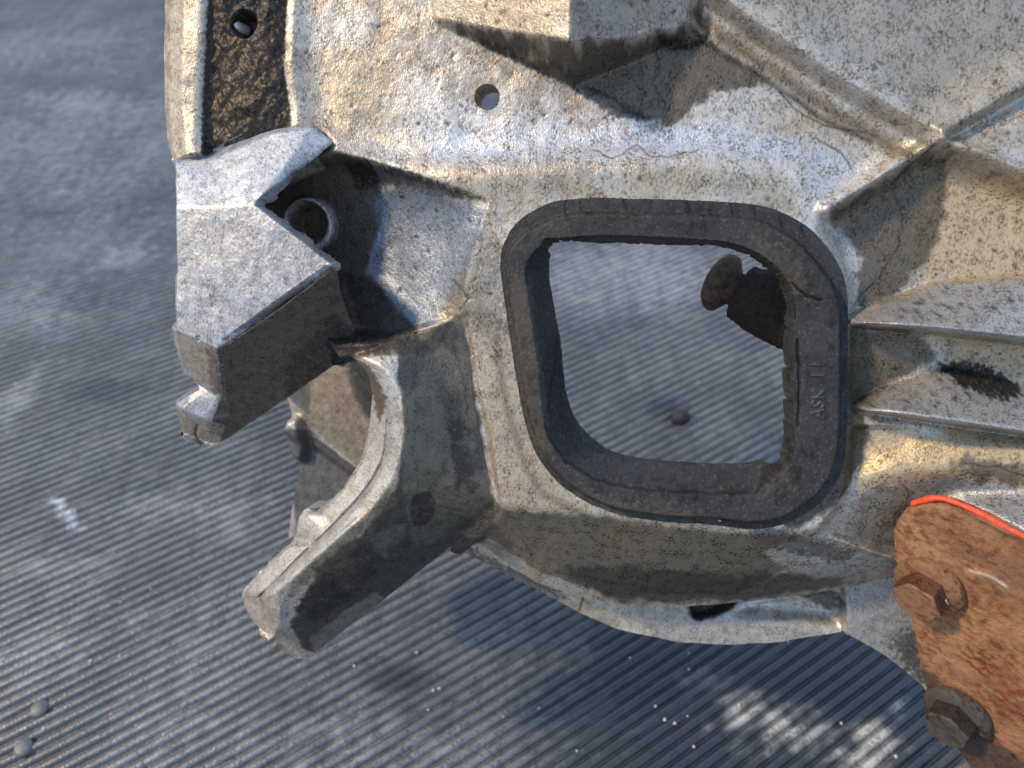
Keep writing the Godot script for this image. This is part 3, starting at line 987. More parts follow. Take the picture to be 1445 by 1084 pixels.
	# pocket dirt, with the ridge's shadow painted in on the left
	sh.paint(sh.mask([[1168, 300], [1240, 258], [1312, 214], [1350, 224], [1330, 300], [1320, 360], [1270, 410], [1215, 440], [1212, 350]], -5, 5), Color(0.11, 0.088, 0.064), 0.9, n2, 0.9, 0.3)
	sh.paint(sh.mask([[1200, 460], [1300, 466], [1330, 500], [1250, 548], [1215, 575], [1200, 600], [1230, 610], [1200, 680], [1150, 735], [1175, 650], [1192, 560]], -4, 4), Color(0.115, 0.094, 0.068), 0.88, n2, 0.9, 0.3)
	sh.paint(sh.mask([[1320, 485], [1540, 490], [1540, 560], [1445, 535], [1330, 505]], -4, 4), Color(0.34, 0.27, 0.18), 0.7, n2, 1.0, 0.3)
	sh.paint(sh.mask([[1196, 425], [1214, 452], [1228, 475], [1245, 545], [1216, 577], [1224, 605], [1218, 650], [1186, 705], [1120, 748], [1100, 740], [1165, 700], [1190, 620]], 0, 3), Color(0.095, 0.08, 0.058), 0.95, n3, 0.6, 0.3)
	# rib tops
	for k in [[[1207, 455], [1262, 424], [1330, 398], [1540, 388], [1540, 486], [1330, 465]], [[1217, 577], [1250, 548], [1300, 528], [1345, 516], [1445, 548], [1540, 570], [1540, 616], [1345, 594]]]:
		sh.paint(sh.mask(k, 4, 2), Color(0.37, 0.37, 0.365), 0.85, n2, 0.7, 0.35)
	sh.paint(sh.mask([[1325, 512], [1380, 512], [1440, 545], [1425, 565], [1380, 555], [1335, 530]], -4, 3, true), black, 0.95, n3, 1.2, 0.3)
	for k in 60:
		var a := sin(k * 12.9898) * 43758.5453
		var b := sin(k * 78.233) * 12543.123
		var px := 1230 + fposmod(a, 1.0) * 210
		var py := 405 + fposmod(b, 1.0) * 60 + (110 if k % 3 == 0 else 0)
		sh.stroke([[px, py], [px + 3, py + 1]], 4, 1.2, -0.1, black, 0.65)
	sh.stroke([[1209, 455], [1260, 460], [1330, 466], [1445, 479], [1540, 487]], 13, 1.6, 0.4, pale, 0.85)
	sh.stroke([[1219, 577], [1260, 582], [1300, 588], [1345, 594], [1445, 608], [1540, 616]], 12, 1.6, 0.4, pale, 0.85)
	# blue grey plate edge over the cover
	sh.paint(sh.mask([[1330, 672], [1445, 690], [1540, 720], [1540, 800], [1445, 760], [1345, 714], [1300, 700]], 6, 4), Color(0.26, 0.27, 0.285), 0.85, n2, 1.0, 0.35)
	sh.paint(sh.mask([[1350, 650], [1445, 655], [1540, 680], [1540, 705], [1440, 685], [1360, 672]], 6, 5, true), Color(0.10, 0.088, 0.07), 0.8, n2, 1.3, 0.3)
	sh.paint(sh.mask([[1150, 745], [1200, 700], [1225, 650], [1240, 660], [1215, 710], [1180, 745]], -4, 5, true), Color(0.42, 0.37, 0.28), 0.6, n2, 1.0, 0.3)
	sh.paint(sh.mask([[1230, 690], [1290, 700], [1262, 745], [1265, 790], [1200, 750]], -4, 6, true), Color(0.19, 0.165, 0.125), 0.65, n2, 1.3, 0.3)
	# dirt line round the seal
	sh.stroke([[700, 480], [712, 560], [732, 630], [760, 690], [800, 715], [860, 735]], 0, 4, 0.0, brown, 0.5, true, 1.0)
	sh.paint(sh.mask([[620, 430], [700, 330], [712, 350], [706, 480], [660, 460]], 0, 6, true), Color(0.20, 0.175, 0.14), 0.7, n3, 1.5, 0.25)
	# pits, dark specks
	sh.speckle_in(n3, n6, 0.69, 0.79, Color(0.16, 0.135, 0.105), 0.42)
	sh.speckle_in(n4, n6, 0.72, 0.82, Color(0.12, 0.10, 0.08), 0.4)
	var rng := RandomNumberGenerator.new()
	rng.seed = 11
	for k in 170:
		var px := rng.randf_range(430, 1440)
		var py := rng.randf_range(0, 430)
		var r := rng.randf_range(0.8, 2.0)
		sh.stroke([[px, py], [px + rng.randf_range(-4, 4), py + rng.randf_range(-4, 4)]], 0, r, -0.18, Color(0.05, 0.042, 0.036), rng.randf_range(0.4, 0.9))
	# cracks in the crust
	for k in [[[922, 62], [930, 90], [922, 120], [940, 150], [932, 185]], [[838, 212], [868, 222], [900, 205], [925, 222], [985, 212]], [[1316, 205], [1262, 260], [1272, 300], [1270, 340], [1240, 390], [1205, 432]], [[1148, 196], [1180, 210], [1200, 235]], [[738, 760], [752, 790]], [[820, 852], [828, 830]], [[640, 395], [660, 420], [648, 440]], [[1360, 655], [1410, 660], [1445, 672]], [[1100, 130], [1128, 160], [1180, 180], [1240, 192]], [[640, 488], [655, 540], [660, 585]]]:
		sh.stroke(k, -3, 0.8, -0.12, Color(0.05, 0.042, 0.034), 0.7, true, 1.1)
	# ---- parts ----
	sh.label([[225, -80], [410, -80], [404, 100], [412, 178], [385, 190], [300, 230], [225, 260]], 1, -3)
	sh.label([[300, 260], [478, 206], [690, 284], [655, 420], [600, 480], [480, 505], [300, 480]], 2, -8)
	sh.label([[470, 480], [600, 480], [655, 430], [664, 505], [699, 714], [640, 770], [432, 940], [330, 900], [330, 800]], 3, -5)
	sh.label([[640, 768], [699, 713], [860, 732], [1080, 752], [1150, 752], [1290, 790], [1290, 880], [640, 880]], 4, -10)
	sh.label([[590, -90], [612, 28], [715, 46], [804, 60], [885, 54], [985, 34], [1005, -90]], 5, 4)
	sh.label([[1205, 455], [1262, 424], [1330, 398], [1540, 386], [1540, 488], [1330, 470]], 6, 6)
	sh.label([[1215, 578], [1250, 548], [1300, 528], [1345, 514], [1540, 570], [1540, 620], [1345, 598]], 7, 6)
	sh.label([[985, -90], [985, -20], [1060, 38], [1190, 122], [1312, 194], [1335, 190], [1445, 128], [1540, 75], [1540, -90]], 8, 2)
	sh.skirt = 0.010
	sh.skirt_dir = (-wall_n * 0.9 + wall_u * 0.0).normalized()
	var names := {0: "housing_wall", 1: "flange_edge", 2: "recess", 3: "fork_arm", 4: "bell_wall", 5: "boss", 6: "rib", 7: "rib", 8: "raised_panel"}
	var looks := {1: "edge flange with a groove packed with black dirt", 2: "dark hollow with a bolt hole", 3: "dark oily fork arm with a half-round seat", 4: "brown wall sloping back below the opening"}
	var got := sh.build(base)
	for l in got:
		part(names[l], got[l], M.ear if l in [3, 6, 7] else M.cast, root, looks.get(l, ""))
	make_ear(root)
	make_flange(root)
	make_cover(root)
	# foot of the bell, standing on the mat below the cover
	var ft := SurfaceTool.new()
	ft.begin(Mesh.PRIMITIVE_TRIANGLES)
	var top := [spot(1395, 1108, -42), spot(1540, 1108, -42), spot(1540, 1040, -52), spot(1395, 1060, -52)]
	var bot: Array = []
	for p in top:
		bot.append(Vector3(p.x + (0.004 if p == top[1] or p == top[2] else -0.004), 0.0, p.z))
	for k in 4:
		var k2 := (k + 1) % 4
		for q in [top[k], bot[k], top[k2], top[k2], bot[k], bot[k2]]:
			ft.set_color(Color(0.3, 0.28, 0.25)); ft.set_smooth_group(-1); ft.add_vertex(q - base)
	for q in [top[0], top[1], top[2], top[0], top[2], top[3]]:
		ft.set_color(Color(0.3, 0.28, 0.25)); ft.set_smooth_group(-1); ft.add_vertex(q - base)
	ft.generate_normals()
	part("foot", ft.commit(), M.cast, root)
	# stud in the groove
	var st := lathe([[0.0, 0.0062], [0.0012, 0.006], [0.0021, 0.0045], [0.0022, 0.0]], 20, false, Color(0.55, 0.52, 0.48))
	var so := part("stud", st, M.ear, root)
	aim(so, spot(346, 44, -8), (wall_n + wall_u * -0.25).normalized())


func aim(o: Node3D, p: Vector3, axis: Vector3, turn := 0.0) -> void:
	var par := o.get_parent() as Node3D
	var z := axis.normalized()
	var x := Vector3.UP.cross(z).normalized()
	x = x.rotated(z, turn)
	o.transform = Transform3D(Basis(x, z.cross(x), z), p - base if par != self else p)


# a turned shape about its z axis; rows [radius, height] or [radius, height, 1] for a hexagonal row
func lathe(prof: Array, segs: int, wobble: bool, col: Color, lump := 0.0, freq := 250.0) -> ArrayMesh:
	var st := SurfaceTool.new()
	st.begin(Mesh.PRIMITIVE_TRIANGLES)
	var nz := FastNoiseLite.new(); nz.seed = 9; nz.frequency = 0.9; nz.fractal_octaves = 3
	var pts: Array = []
	for r in prof:
		var row: Array[Vector3] = []
		for k in segs:
			var a := TAU * k / segs
			var rr: float = r[0]
			if r.size() > 2:
				rr = r[0] * cos(PI / 6.0) / cos(fposmod(a, PI / 3.0) - PI / 6.0)
			if wobble:
				rr *= 1.0 + lump * nz.get_noise_3d(cos(a) * 3.0, sin(a) * 3.0, r[1] * freq)
			row.append(Vector3(cos(a) * rr, sin(a) * rr, r[1]))
		pts.append(row)
	for j in pts.size() - 1:
		for k in segs:
			var k2 := (k + 1) % segs
			for q in [[j, k], [j, k2], [j + 1, k], [j, k2], [j + 1, k2], [j + 1, k]]:
				st.set_color(col * Color(0.5, 0.42, 0.42) if prof[j].size() > 2 and prof[j + 1].size() > 2 else col)  # hexagon sides painted darker for shade and dark rust
				st.set_smooth_group(-1 if prof[j].size() > 2 and prof[j + 1].size() > 2 else j if prof[j].size() > 2 or prof[j + 1].size() > 2 else 0)
				st.add_vertex(pts[q[0]][q[1]])
	st.generate_normals()
	return st.commit()


func tube(points: Array, radius: float, col: Color, segs := 10) -> ArrayMesh:
	var cu := Curve3D.new()
	for p in points:
		cu.add_point(p)
	for i in range(1, points.size() - 1):
		var d: Vector3 = (points[i + 1] - points[i - 1]) * 0.17
		cu.set_point_in(i, -d); cu.set_point_out(i, d)
	cu.bake_interval = 0.0006
	var bk := cu.get_baked_points()
	var st := SurfaceTool.new()
	st.begin(Mesh.PRIMITIVE_TRIANGLES)
	st.set_smooth_group(0)
	var nz := FastNoiseLite.new(); nz.seed = 4; nz.frequency = 0.12
	var rows: Array = []
	for i in bk.size():
		var d := (bk[mini(i + 1, bk.size() - 1)] - bk[maxi(i - 1, 0)]).normalized()
		var a := d.cross(wall_n).normalized()
		var b := a.cross(d).normalized()
		var row: Array[Vector3] = []
		var rr := radius * (1.0 + 0.45 * nz.get_noise_1d(i))
		for k in segs:
			var w := TAU * k / segs
			row.append(bk[i] + (a * cos(w) + b * sin(w)) * rr)
		rows.append(row)
	for i in rows.size() - 1:
		for k in segs:
			var k2 := (k + 1) % segs
			for q in [[i, k], [i, k2], [i + 1, k], [i, k2], [i + 1, k2], [i + 1, k]]:
				st.set_color(col)
				st.add_vertex(rows[q[0]][q[1]])
	st.generate_normals()
	return st.commit()


func make_ear(root: Node3D) -> void:
	var sh := Sheet.new()
	sh.setup(self, wall_o, wall_u, wall_v, wall_n, 0.33, [[230, 160, 0], [520, 160, 0], [230, 650, 0], [520, 650, 0], [230, 400, 18], [520, 650, -10]], 0.0, Color(0.355, 0.36, 0.375))
	var n1 := sh.noise(101, 0.012, 4)
	var n2 := sh.noise(102, 0.05, 4)
	var n3 := sh.noise(103, 0.16, 3)
	var n4 := sh.noise(104, 0.30, 2)
	sh.loft([[[236, 210, -4], [300, 212, -3], [385, 176, -6], [440, 166, -7], [490, 196, -8]], [[244, 228, 1.5], [300, 224, 1.5], [385, 187, 0], [440, 178, -0.5], [479, 206, -1.5]], [[246, 292, 10], [290, 292, 11], [330, 290, 11.5], [363, 287, 12], [420, 246, 3]]], false)
	sh.loft([[[246, 292, 10], [290, 292, 11], [363, 287, 12], [471, 371, 14]], [[246, 462, 14], [270, 474, 14.5], [288, 482, 15], [306, 490, 15]]], false)
	sh.loft([[[306, 490, 15], [390, 432, 14.6], [471, 371, 14], [480, 380, 10]], [[313, 556, 4], [400, 500, 4], [484, 425, 3], [500, 430, 0]], [[332, 622, -8], [400, 572, -8], [482, 512, -9], [505, 512, -10]]], false)
	sh.loft([[[240, 456, 11], [246, 462, 14], [276, 477, 14.6], [306, 490, 15]], [[254, 532, 0], [266, 534, 3], [290, 549, 3], [313, 560, 3]]], false)
	sh.loft([[[266, 530, 0], [288, 546, 1], [313, 558, 3], [325, 585, -2]], [[243, 571, -1], [256, 577, 3], [290, 592, 2], [318, 590, 0]], [[252, 618, -8], [264, 615, -6], [300, 630, -7], [334, 618, -8]]], false)
	sh.soften(sh.all(), 2, 1)
	var outl := [[241, 222, 0], [247, 300, 9], [246, 360, 11], [242, 400, 12], [243, 432, 13], [239, 452, 11], [249, 490, 7], [260, 528, 2], [283, 549, 1], [252, 568, 0], [246, 584, 0], [252, 600, -3], [260, 614, -6], [282, 622, -7], [300, 630, -7], [312, 626, -8], [400, 566, -8], [474, 514, -9], [506, 514, -10], [498, 466, -3], [484, 425, 3], [471, 371, 14], [363, 287, 12], [420, 246, 3], [479, 206, -6], [440, 170, -9], [385, 178, -7], [300, 214, -4]]
	sh.shape(sh.mask(outl, 0, 1))
	sh.fray(n2, 0.5)
	sh.rough(n1, 0.5); sh.rough(n2, 0.14); sh.rough(n3, 0.06); sh.rough(n4, 0.03)
	sh.mottle(n1, Color(0.9, 1, 1.1), 0.35); sh.mottle(n2, Color(1, 1, 1), 0.35); sh.mottle(n4, Color(1, 1, 1), 0.4)
	sh.on_surface = true
	sh.paint(sh.mask([[244, 220], [300, 218], [385, 181], [440, 172], [478, 206], [420, 240], [362, 284], [300, 286], [250, 290]], 4, 4), Color(0.47, 0.50, 0.55), 0.7, n2, 0.9, 0.35)  # upturned top tinted with sky sheen in its colour
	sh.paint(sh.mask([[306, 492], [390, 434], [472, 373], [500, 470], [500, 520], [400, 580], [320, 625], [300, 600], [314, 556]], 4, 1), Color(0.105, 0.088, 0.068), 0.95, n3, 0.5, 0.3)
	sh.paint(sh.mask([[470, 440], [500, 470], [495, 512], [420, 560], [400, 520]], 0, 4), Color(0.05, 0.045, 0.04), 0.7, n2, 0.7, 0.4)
	sh.paint(sh.mask([[244, 462], [276, 476], [306, 492], [314, 556], [288, 548], [258, 530]], 8, 1), Color(0.42, 0.36, 0.29), 0.85, n3, 0.7, 0.3)
	sh.paint(sh.mask([[290, 490], [306, 492], [316, 556], [300, 556]], 8, 2), Color(0.12, 0.10, 0.08), 0.6, n3, 1.3, 0.3)
	sh.paint(sh.mask([[250, 590], [290, 592], [318, 600], [300, 630], [262, 616]], -4, 1), Color(0.34, 0.29, 0.23), 0.8, n3, 0.8, 0.3)
	sh.stroke([[278, 600], [276, 616], [284, 628]], -4, 1.6, -0.5, Color(0.05, 0.04, 0.03), 0.8)
	sh.stroke([[248, 462], [276, 476], [306, 490], [390, 432], [471, 371]], 14, 1.4, 0.15, Color(0.62, 0.62, 0.62), 0.55, false, 0.3)
	sh.stroke([[420, 246], [450, 225], [476, 208]], 0, 5, 0.0, Color(0.05, 0.045, 0.04), 0.7, true, 1.0)
	sh.speckle(n3, 0.68, 0.75, Color(0.16, 0.15, 0.14), 0.5)
	sh.skirt = 0.007
	sh.skirt_dir = (-wall_n - wall_u * 0.75 + wall_v * 0.1).normalized()
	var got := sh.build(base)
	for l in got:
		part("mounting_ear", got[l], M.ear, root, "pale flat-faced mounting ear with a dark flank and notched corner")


func make_flange(root: Node3D) -> void:
	var sh := Sheet.new()
	sh.setup(self, wall_o, wall_u, wall_v, wall_n, 0.5, [[395, 470, -55], [1400, 470, -40], [395, 1000, -40], [1400, 1000, -40], [395, 1000, -60], [1400, 1120, -20]], -46.0, Color(0.46, 0.425, 0.365))
	var n1 := sh.noise(201, 0.02, 4)
	var n2 := sh.noise(202, 0.07, 4)
	var n3 := sh.noise(203, 0.2, 3)
	# bell wall seen through the half-round seat, its rim and the web below
	sh.loft([[[395, 570, -60], [412, 592, -58], [460, 625, -58], [505, 660, -58], [600, 730, -58]], [[420, 540, -52], [460, 540, -48], [520, 560, -42], [560, 600, -40], [620, 660, -38]], [[420, 470, -46], [480, 470, -40], [540, 470, -34], [600, 480, -32], [640, 500, -32]]], true)
	sh.loft([[[390, 570, -58], [412, 590, -58], [460, 623, -58], [505, 657, -58], [600, 728, -58]], [[388, 584, -57], [408, 603, -58], [452, 632, -59], [497, 665, -59], [590, 735, -58]], [[386, 590, -62], [405, 610, -62], [450, 640, -62], [495, 672, -62], [588, 742, -60]], [[395, 780, -66], [430, 770, -63], [480, 760, -60], [540, 760, -56], [600, 770, -52]]], true)
	sh.stroke([[412, 594], [460, 628], [505, 661], [560, 703]], -58, 2.6, 0.5, Color(0.62, 0.6, 0.57), 0.9)
	sh.add(sh.mask([[404, 604], [415, 590], [430, 594], [428, 650], [410, 645], [404, 625]], -58, 2, true), 5.0)
	# rim
	sh.loft([[[600, 740, -46], [665, 752, -44], [760, 815, -44], [870, 846, -44], [960, 850, -44], [1100, 840, -44], [1200, 826, -42]], [[630, 772, -47], [700, 806, -47], [795, 852, -47], [868, 890, -47], [960, 910, -47], [1100, 910, -46], [1200, 893, -44]]], true)
	sh.add(sh.mask([[970, 838], [1060, 838], [1035, 858], [1005, 872], [986, 877], [976, 872]], -44, 1), -5.0)
	sh.add(sh.mask([[1030, 868], [1050, 850], [1120, 838], [1180, 832], [1192, 850], [1186, 884], [1160, 880], [1080, 874]], -44, 3), -5.0)
	sh.loft([[[1190, 826, -40], [1270, 800, -34], [1320, 760, -30], [1400, 760, -28]], [[1195, 896, -40], [1300, 968, -38], [1352, 1050, -38], [1420, 1120, -38]]], false)
	var outl := [[400, 540, -52], [404, 560, -56], [414, 588, -58], [406, 600, -56], [403, 625, -55], [408, 646, -55], [424, 650, -60], [414, 700, -62], [405, 763, -64], [400, 800, -62], [560, 805, -54], [640, 773, -46], [700, 802, -47], [760, 833, -47], [820, 866, -47], [870, 887, -47], [960, 906, -47], [1030, 909, -47], [1100, 906, -46], [1197, 890, -44], [1250, 925, -39], [1302, 967, -38], [1352, 1050, -38], [1410, 1115, -38], [1410, 770, -28], [1200, 740, -42], [640, 720, -44], [620, 500, -34], [480, 470, -40]]
	sh.shape(sh.mask(outl, 0, 1))
	sh.rough(n1, 0.8); sh.rough(n2, 0.3); sh.rough(n3, 0.15)
	sh.mottle(n1, Color(0.8, 0.9, 1.1), 0.5); sh.mottle(n2, Color(1, 1, 1), 0.4)
	sh.on_surface = true
	sh.paint(sh.mask([[400, 600], [430, 604], [505, 662], [560, 700], [560, 800], [395, 800]], -62, 2), Color(0.11, 0.11, 0.11), 0.9, n2, 0.7, 0.3)  # web darkened with the arm's shadow in its colour
	sh.paint(sh.mask([[480, 500], [600, 500], [600, 640], [540, 620], [500, 560]], -40, 6), Color(0.11, 0.085, 0.06), 0.75, n2, 1.4, 0.25)
	sh.paint(sh.mask([[420, 530], [480, 520], [540, 640], [500, 650], [420, 592]], -50, 5), Color(0.36, 0.29, 0.21), 0.7, n2, 0.8, 0.35)
	sh.paint(sh.mask([[640, 760], [700, 790], [760, 815], [800, 845], [700, 815], [650, 782]], -46, 3, true), Color(0.12, 0.105, 0.085), 0.75, n3, 1.6, 0.3)
	sh.paint(sh.mask([[870, 850], [985, 850], [1100, 880], [1195, 880], [1100, 912], [940, 910]], -46, 5), Color(0.36, 0.35, 0.325), 0.7, n2, 0.8, 0.35)
	sh.paint(sh.mask([[1190, 830], [1270, 810], [1310, 960], [1300, 970], [1195, 895]], -36, 3), Color(0.27, 0.275, 0.27), 0.85, n2, 0.8, 0.35)
	sh.paint(sh.mask([[1255, 905], [1290, 880], [1310, 960], [1290, 960]], -34, 3), Color(0.06, 0.06, 0.06), 0.8, n3, 1.4, 0.3)
	sh.paint(sh.mask([[970, 838], [1060, 838], [1035, 858], [1005, 872], [986, 877], [976, 872]], -44, 1), Color(0.028, 0.026, 0.024), 0.96, n3, 0.5, 0.3)  # shade inside the notch, painted black
	sh.paint(sh.mask([[1110, 838], [1182, 834], [1190, 855], [1180, 872], [1150, 850]], -44, 3), Color(0.06, 0.058, 0.055), 0.85, n3, 0.7, 0.3)
	sh.stroke([[1030, 868], [1055, 852], [1120, 840]], -44, 1.5, 0.5, Color(0.62, 0.63, 0.65), 0.8)
	sh.stroke([[818, 862], [824, 840]], -46, 1.0, -0.4, Color(0.03, 0.03, 0.03), 0.9)
	sh.speckle(n3, 0.70, 0.78, Color(0.13, 0.11, 0.09), 0.4)
	sh.skirt = 0.008
	sh.skirt_dir = (-wall_n + wall_v * 0.35).normalized()
	var got := sh.build(base)
	for l in got:
		part("bell_flange", got[l], M.ear, root, "pale curved rim of the bell, close above the mat")


func make_cover(root: Node3D) -> void:
	var sh := Sheet.new()
	var n := (cx * -0.68 + cy * -0.43 - cf * 0.59).normalized()
	var u := cy.cross(n).normalized()
	var o := spot(1310, 830, -8)
	sh.setup(self, o, u, n.cross(u).normalized(), n, 0.35, [[1240, 690, 0], [1525, 690, 0], [1240, 1150, 0], [1525, 1150, 0]], 0.0, Color(0.30, 0.15, 0.075))
	var n1 := sh.noise(301, 0.014, 4)
	var n2 := sh.noise(302, 0.05, 4)
	var n3 := sh.noise(303, 0.16, 3)
	var n4 := sh.noise(304, 0.03, 3)
	var outl := [[1261, 752], [1268, 732], [1284, 717], [1310, 712], [1342, 715], [1390, 734], [1445, 762], [1520, 800], [1520, 1140], [1400, 1135], [1371, 1086], [1340, 1040], [1306, 972], [1296, 925], [1288, 878], [1276, 838], [1264, 790]]
	var k := sh.mask(outl, 0, 1)
	var k3 := sh.mask(outl, 0, 3)
	sh.h.fill(-0.8)
	sh.add(k3, 0.8)
	sh.shape(k)
	sh.fray(n3, 0.4)
	# raised pad of the cover beyond the bolt
	sh.add(sh.mask([[1358, 812], [1374, 800], [1420, 824], [1525, 870], [1525, 1140], [1420, 1090], [1378, 960], [1362, 870]], 0, 3), 0.8)
	sh.rough(n1, 0.5); sh.rough(n2, 0.18); sh.rough(n3, 0.09)
	sh.mottle(n1, Color(0.8, 1.0, 1.2), 0.6); sh.mottle(n2, Color(0.7, 0.9, 1.2), 0.5)
	sh.on_surface = true
	sh.paint(sh.mask([[1262, 740], [1320, 740], [1340, 800], [1290, 800]], 0, 12), Color(0.38, 0.215, 0.105), 0.7, n2, 1.5, 0.3)
	sh.paint(sh.mask([[1350, 830], [1440, 860], [1445, 980], [1370, 930]], 0, 14), Color(0.36, 0.185, 0.085), 0.7, n2, 1.6, 0.3)
	sh.paint(sh.mask([[1390, 930], [1440, 940], [1440, 1010], [1405, 1000]], 0, 8), Color(0.21, 0.065, 0.04), 0.7, n2, 1.6, 0.25)
	sh.paint(sh.mask([[1330, 760], [1445, 790], [1520, 830], [1520, 880], [1400, 830]], 0, 10), Color(0.19, 0.105, 0.065), 0.7, n2, 1.5, 0.3)
	sh.paint(sh.mask([[1292, 930], [1330, 960], [1400, 1040], [1460, 1075], [1525, 1100], [1525, 1140], [1390, 1140], [1300, 975]], 0, 7), Color(0.06, 0.05, 0.042), 0.9, n2, 0.9, 0.3)
	sh.speckle(n3, 0.62, 0.76, Color(0.16, 0.08, 0.045), 0.35)
	sh.stroke([[1370, 804], [1395, 812], [1420, 826]], 0, 1.2, 0.2, Color(0.55, 0.5, 0.42), 0.7)
	sh.stroke([[1345, 715], [1390, 740], [1445, 768], [1520, 806]], 0, 2.0, -0.3, Color(0.11, 0.07, 0.05), 0.7)
	sh.skirt = 0.004
	var plate: MeshInstance3D
	var got := sh.build(base)
	for l in got:
		plate = part("cover_plate", got[l], M.rust, root, "rusty brown steel cover plate held by flange bolts")
	var prof := [[0.0, 0.0094, 0], [0.0056, 0.0095, 0], [0.0066, 0.0095, 0], [0.0077, 0.0088, 1], [0.0077, 0.0026, 1], [0.0084, 0.0022, 0], [0.0107, 0.0016, 0], [0.0109, 0.0007, 0], [0.0109, -0.001, 0]]
	for i in prof.size():
		var hexed: bool = prof[i][2] == 1
		prof[i] = [prof[i][0] * 0.92, prof[i][1] * 0.92, 1] if hexed else [prof[i][0] * 0.92, prof[i][1] * 0.92]
	var b0 := part("bolt", lathe(prof, 48, true, Color(0.235, 0.125, 0.07), 0.02), M.rust, plate, "rusty flange bolt with a hexagonal head")
	var bolt_n := (cx * -0.75 + cy * -0.47 - cf * 0.46).normalized()
	aim(b0, spot_on(sh, 1311, 827, 0.6), bolt_n, 0.2)
	var b1 := part("bolt", lathe(prof, 48, true, Color(0.075, 0.07, 0.062), 0.02), M.rust, plate, "grey greasy flange bolt near the mat")
	aim(b1, spot_on(sh, 1351, 1006, 0.6), bolt_n, 0.75)
	# orange sealant squeezed out along the top edge
	var pts: Array = []
	for p in [[1288, 711], [1300, 707], [1322, 703], [1345, 708], [1380, 723], [1412, 740], [1447, 758], [1500, 784]]:
		pts.append(spot_on(sh, p[0], p[1], -1.2) - base)
	part("sealant_bead", tube(pts, 0.00085, Color(0.75, 0.075, 0.03)), M.orange, root, "bright orange sealant squeezed out above the rusty cover")


func spot_on(sh: Sheet, px: float, py: float, hh := 0.0) -> Vector3:
	var g := sh.grid(px, py, hh)
	return sh.o + sh.u * (sh.us + g.x * sh.step) + sh.v * (sh.vs + g.y * sh.step) + sh.n * (hh * MM)


# ------------------------------------------------------------------ rubber seal
func seal_outer() -> Array:
	return [[706, 372], [714, 338], [736, 309], [778, 286], [830, 280], [900, 281], [1000, 284], [1075, 291], [1130, 314], [1166, 348], [1190, 390], [1196, 435], [1196, 520], [1195, 600], [1188, 660], [1160, 706], [1112, 737], [1060, 746], [1000, 740], [930, 735], [860, 722], [802, 692], [766, 655], [745, 610], [730, 540], [716, 450]]


func seal_inner() -> Array:      # front inner edge
	return [[742, 382], [752, 360], [780, 345], [822, 336], [900, 336], [1003, 343], [1050, 358], [1086, 388], [1104, 425], [1099, 470], [1098, 540], [1098, 620], [1095, 655], [1070, 690], [1020, 697], [960, 694], [905, 690], [850, 680], [800, 652], [772, 605], [762, 520], [752, 450]]


func seal_mid() -> Array:
	return [[725, 380], [735, 335], [780, 312], [850, 308], [950, 312], [1050, 322], [1110, 345], [1150, 400], [1150, 500], [1148, 620], [1120, 690], [1050, 715], [930, 710], [830, 690], [775, 640], [752, 560], [738, 460]]


func seal_hole() -> Array:       # back inner edge
	return [[774, 385], [779, 352], [792, 345], [864, 344], [950, 347], [1010, 350], [1056, 366], [1090, 396], [1103, 430], [1099, 470], [1099, 540], [1100, 618], [1092, 640], [1070, 652], [1031, 657], [957, 654], [883, 645], [846, 629], [814, 597], [798, 555], [791, 491], [782, 440]]


